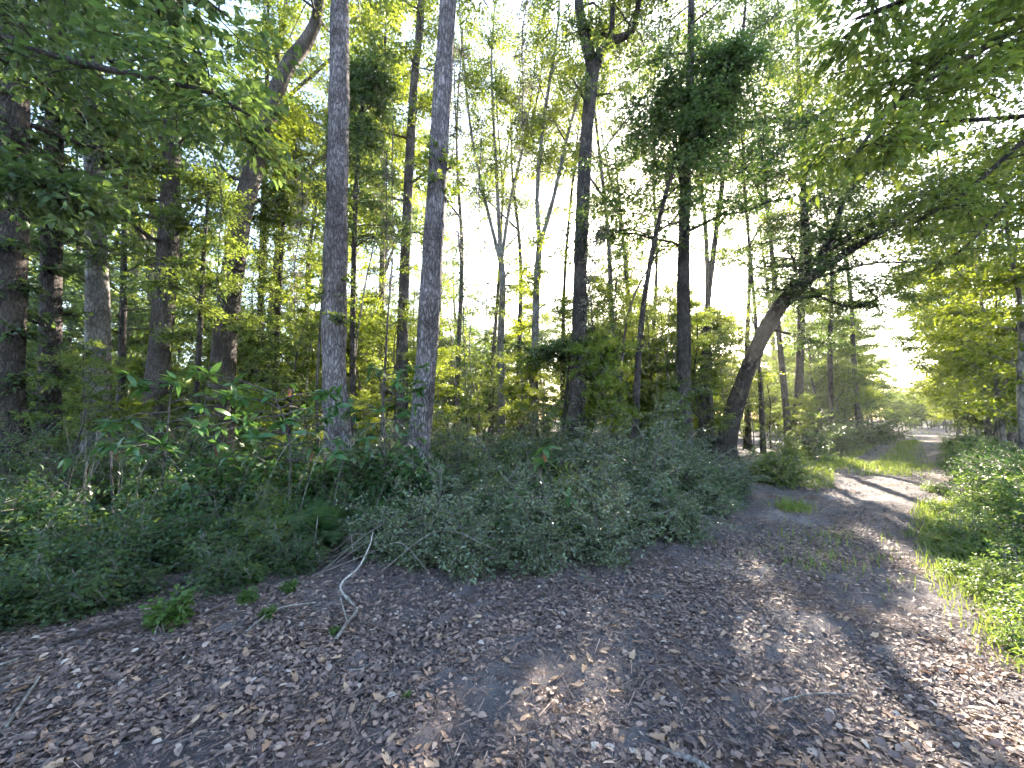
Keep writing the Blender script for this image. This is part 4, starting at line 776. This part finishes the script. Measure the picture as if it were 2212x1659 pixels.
# ------------------------------------------------------------------ leaf litter, needles, grass
def litter():
    rng = np.random.RandomState(5); mb = MB()
    n = 330000; u = rng.rand(n) ** 0.6; Y = 1.2 + 11.5 * (1 - u); x = (-1.5 + 2.95 * rng.rand(n)) * Y
    off = (x - track_centre(Y)) * 0.72; dens = 0.60 + 0.3 * np.clip((np.abs(off) - 0.4) / 1.2, 0, 1) + 0.55 * vnoise(x, Y, 1.5, 8) - 0.28 * np.exp(-((Y - 2.35 - 0.28 * x) / 0.30) ** 2) - 0.25 * np.exp(-((Y - 1.1 - 0.75 * x) / 0.35) ** 2)
    left_edge = np.interp(x, [-4, -2.2, -0.4, 0.7, 2.1, 3.8], [2.2, 2.5, 3.2, 3.6, 4.1, 5.5])
    dens += 0.9 * np.exp(-((Y - left_edge + 0.25) / 0.45) ** 2)
    k = rng.rand(n) < dens; x, Y = x[k], Y[k]; m = len(x)
    pos = np.stack([x, Y, gh(x, Y) + 0.008 + 0.014 * rng.rand(m)], 1)
    f = rng.randn(m, 3) * (1, 1, 0.12)
    big = rng.rand(m) < 0.22 * (1 + 1.2 * np.exp(-((Y - np.interp(x, [-4, -2.2, -0.4, 0.7, 2.1, 3.8], [2.2, 2.5, 3.2, 3.6, 4.1, 5.5]) + 0.2) / 0.5) ** 2))
    for sel, l, w, sh in ((big, 0.038, 0.021, 'oval'), (~big, 0.017, 0.008, 'rhomb')):
        leaves(mb, pos[sel], f[sel], l, w, rng, 0.3, 0.15, sh, 0.35)
    o = link('leaf_litter', mb.mesh('leaf_litter', M['litter'])); tag(o, 'brown leaf litter scattered over the track and bank', 'leaf litter', None, 'stuff')
    mb = MB(); n = 16000; Y = 1.2 + 6 * rng.rand(n) ** 1.4; x = (-1.45 + 2.9 * rng.rand(n)) * Y
    p = np.stack([x, Y, gh(x, Y) + 0.008 + 0.01 * rng.rand(n)], 1); a = rng.rand(n) * 6.28; L = (0.03 + 0.06 * rng.rand(n))[:, None]
    d = np.stack([np.cos(a), np.sin(a), 0.1 * rng.randn(n)], 1) * L; s = np.stack([-np.sin(a), np.cos(a), 0 * a], 1) * (0.0007 + 0.0022 * rng.rand(n)[:, None] ** 5)
    V = np.stack([p - d + s, p - d - s, p + d - s, p + d + s + (0, 0, 0.003)], 1).reshape(-1, 3)
    mb.add(V, np.arange(4 * n).reshape(-1, 4))
    o = link('pine_needles', mb.mesh('pine_needles', M['litter'])); tag(o, 'fine pine needles and twig bits strewn over the bare track', 'pine needles', None, 'stuff')
litter()

def dead_leaf_mesh(seed, lobed):
    rng = np.random.RandomState(seed); n = 16; a = np.linspace(0, 2 * np.pi, n, endpoint=False)
    r = 0.5 * (1 - 0.55 * np.abs(np.sin(a)) ** 1.2)
    if lobed: r = r * (1 + 0.28 * np.cos(5 * a + 0.3)) + 0.03
    x = np.cos(a) * r * 1.0; y = np.sin(a) * r * 0.95; c = 0.25 + 0.35 * rng.rand()
    z = c * y ** 2 * 2.2 + 0.18 * x ** 2 * rng.randn() + 0.02 * rng.randn(n)
    V = np.vstack([[(0.05, 0, 0)], np.stack([x, y, z + 0.02], 1), [(-0.75, 0.02, 0.06)]])
    t = [(0, 1 + i, 1 + (i + 1) % n) for i in range(n)] + [(8, 9, 17), (9, 10, 17)]
    return new_mesh('fallen_leaf', V, None, t, M['tan_leaf'], True)
dl = [dead_leaf_mesh(800 + k, k % 2) for k in range(6)]
rl = np.random.RandomState(33); cnt = 0
while cnt < 260:
    py = 1300 + 350 * rl.rand(); px = 20 + 2150 * rl.rand(); p = gp(px, py, 0.022)
    if abs(p[0] - track_centre(p[1])) > 4.2 or (px > 2050 and py < 1500): continue
    o = link('fallen_leaf', dl[rl.randint(6)], None, p); s = 0.056 * (0.7 + 0.6 * rl.rand())
    o.scale = (s, s, s); o.rotation_euler = (0.25 * rl.randn(), 0.25 * rl.randn(), rl.rand() * 6.28)
    tag(o, 'large curled tan leaf lying on top of the foreground litter', 'leaf', 'large fallen leaves in the foreground'); cnt += 1

def grass():
    rng = np.random.RandomState(6); mb = MB(); X = []; Y = []
    def patch(cx, cy, sx, sy, n): X.append(cx + sx * rng.randn(n)); Y.append(cy + sy * rng.randn(n))
    n = 24000; y = 2.3 + 20 * rng.rand(n) ** 1.6; X.append(track_centre(y) + track_half(y) * 1.4 + 0.1 + np.abs(rng.randn(n)) * (0.5 + 0.10 * y)); Y.append(y)
    n = 2600; y = 8.5 + 14 * rng.rand(n); X.append(track_centre(y) - track_half(y) * 1.3 - np.abs(rng.randn(n)) * 0.5); Y.append(y)
    n = 3200; y = 10.5 + 16 * rng.rand(n) ** 1.3; X.append(track_centre(y) + 0.45 * rng.randn(n)); Y.append(y)
    patch(3.25, 4.2, .35, .28, 200); patch(4.7, 6.6, .14, .12, 420); patch(11.2, 12.8, 1.6, .8, 3200); patch(4.0, 5.1, .4, .3, 150)
    n = 9000; y = 2.1 + 5 * rng.rand(n) ** 1.2; X.append(np.interp(y, [2.1, 2.7, 3.6, 5.1, 7.1], [2.95, 3.2, 3.9, 5.25, 7.5]) + 0.12 * rng.randn(n) + 1.3 * rng.rand(n) ** 1.3); Y.append(y)
    x = np.concatenate(X); y = np.concatenate(Y); m = len(x); z = gh(x, y); a = rng.rand(m) * 6.28
    h = np.clip(y / 7.0, 0.45, 1.0) * (0.06 + 0.14 * rng.rand(m)) * (0.6 + 0.8 * rng.rand(m)); ln = h * (0.3 + 0.6 * rng.rand(m)); w = 0.0020 + 0.0022 * rng.rand(m) + 0.00035 * y
    b = np.stack([x, y, z - 0.01], 1); s = np.stack([-np.sin(a) * w, np.cos(a) * w, 0 * a], 1)
    d = np.stack([np.cos(a), np.sin(a), 0 * a], 1)
    mdl = b + d * ln[:, None] * 0.35 + np.stack([0 * a, 0 * a, h * 0.65], 1); tip = b + d * ln[:, None] + np.stack([0 * a, 0 * a, h], 1)
    V = np.stack([b - s, b + s, mdl + s * 0.8, mdl - s * 0.8, tip], 1).reshape(-1, 3); k = (np.arange(m) * 5)[:, None]
    mb.add(V, k + np.array([[0, 1, 2, 3]]), k + np.array([[3, 2, 4]]))
    o = link('grass', mb.mesh('grass', M['grass'])); tag(o, 'thin green grass along the track and its right verge', 'grass', None, 'stuff')
grass()

# ------------------------------------------------------------------ thin haze added for the milky veil, mostly lens glare
def haze(density):
    x0, x1, y0, y1, z0, z1 = -110, 130, -8, 110, -1.5, 27.5
    V = [(x, y, z) for z in (z0, z1) for y in (y0, y1) for x in (x0, x1)]
    q = [(0, 2, 3, 1), (4, 5, 7, 6), (0, 1, 5, 4), (2, 6, 7, 3), (0, 4, 6, 2), (1, 3, 7, 5)]
    m, nt, out = node_mat('glare_haze'); v = nt.nodes.new('ShaderNodeVolumePrincipled')
    v.inputs['Color'].default_value = (0.9, 0.93, 0.96, 1); v.inputs['Density'].default_value = density; v.inputs['Anisotropy'].default_value = 0.45
    nt.links.new(v.outputs[0], out.inputs['Volume'])
    o = link('haze', new_mesh('haze', V, q, None, m)); tag(o, 'thin haze added among the trees to imitate pale lens glare', 'haze', None, 'stuff')
if HAZE: haze(HAZE)
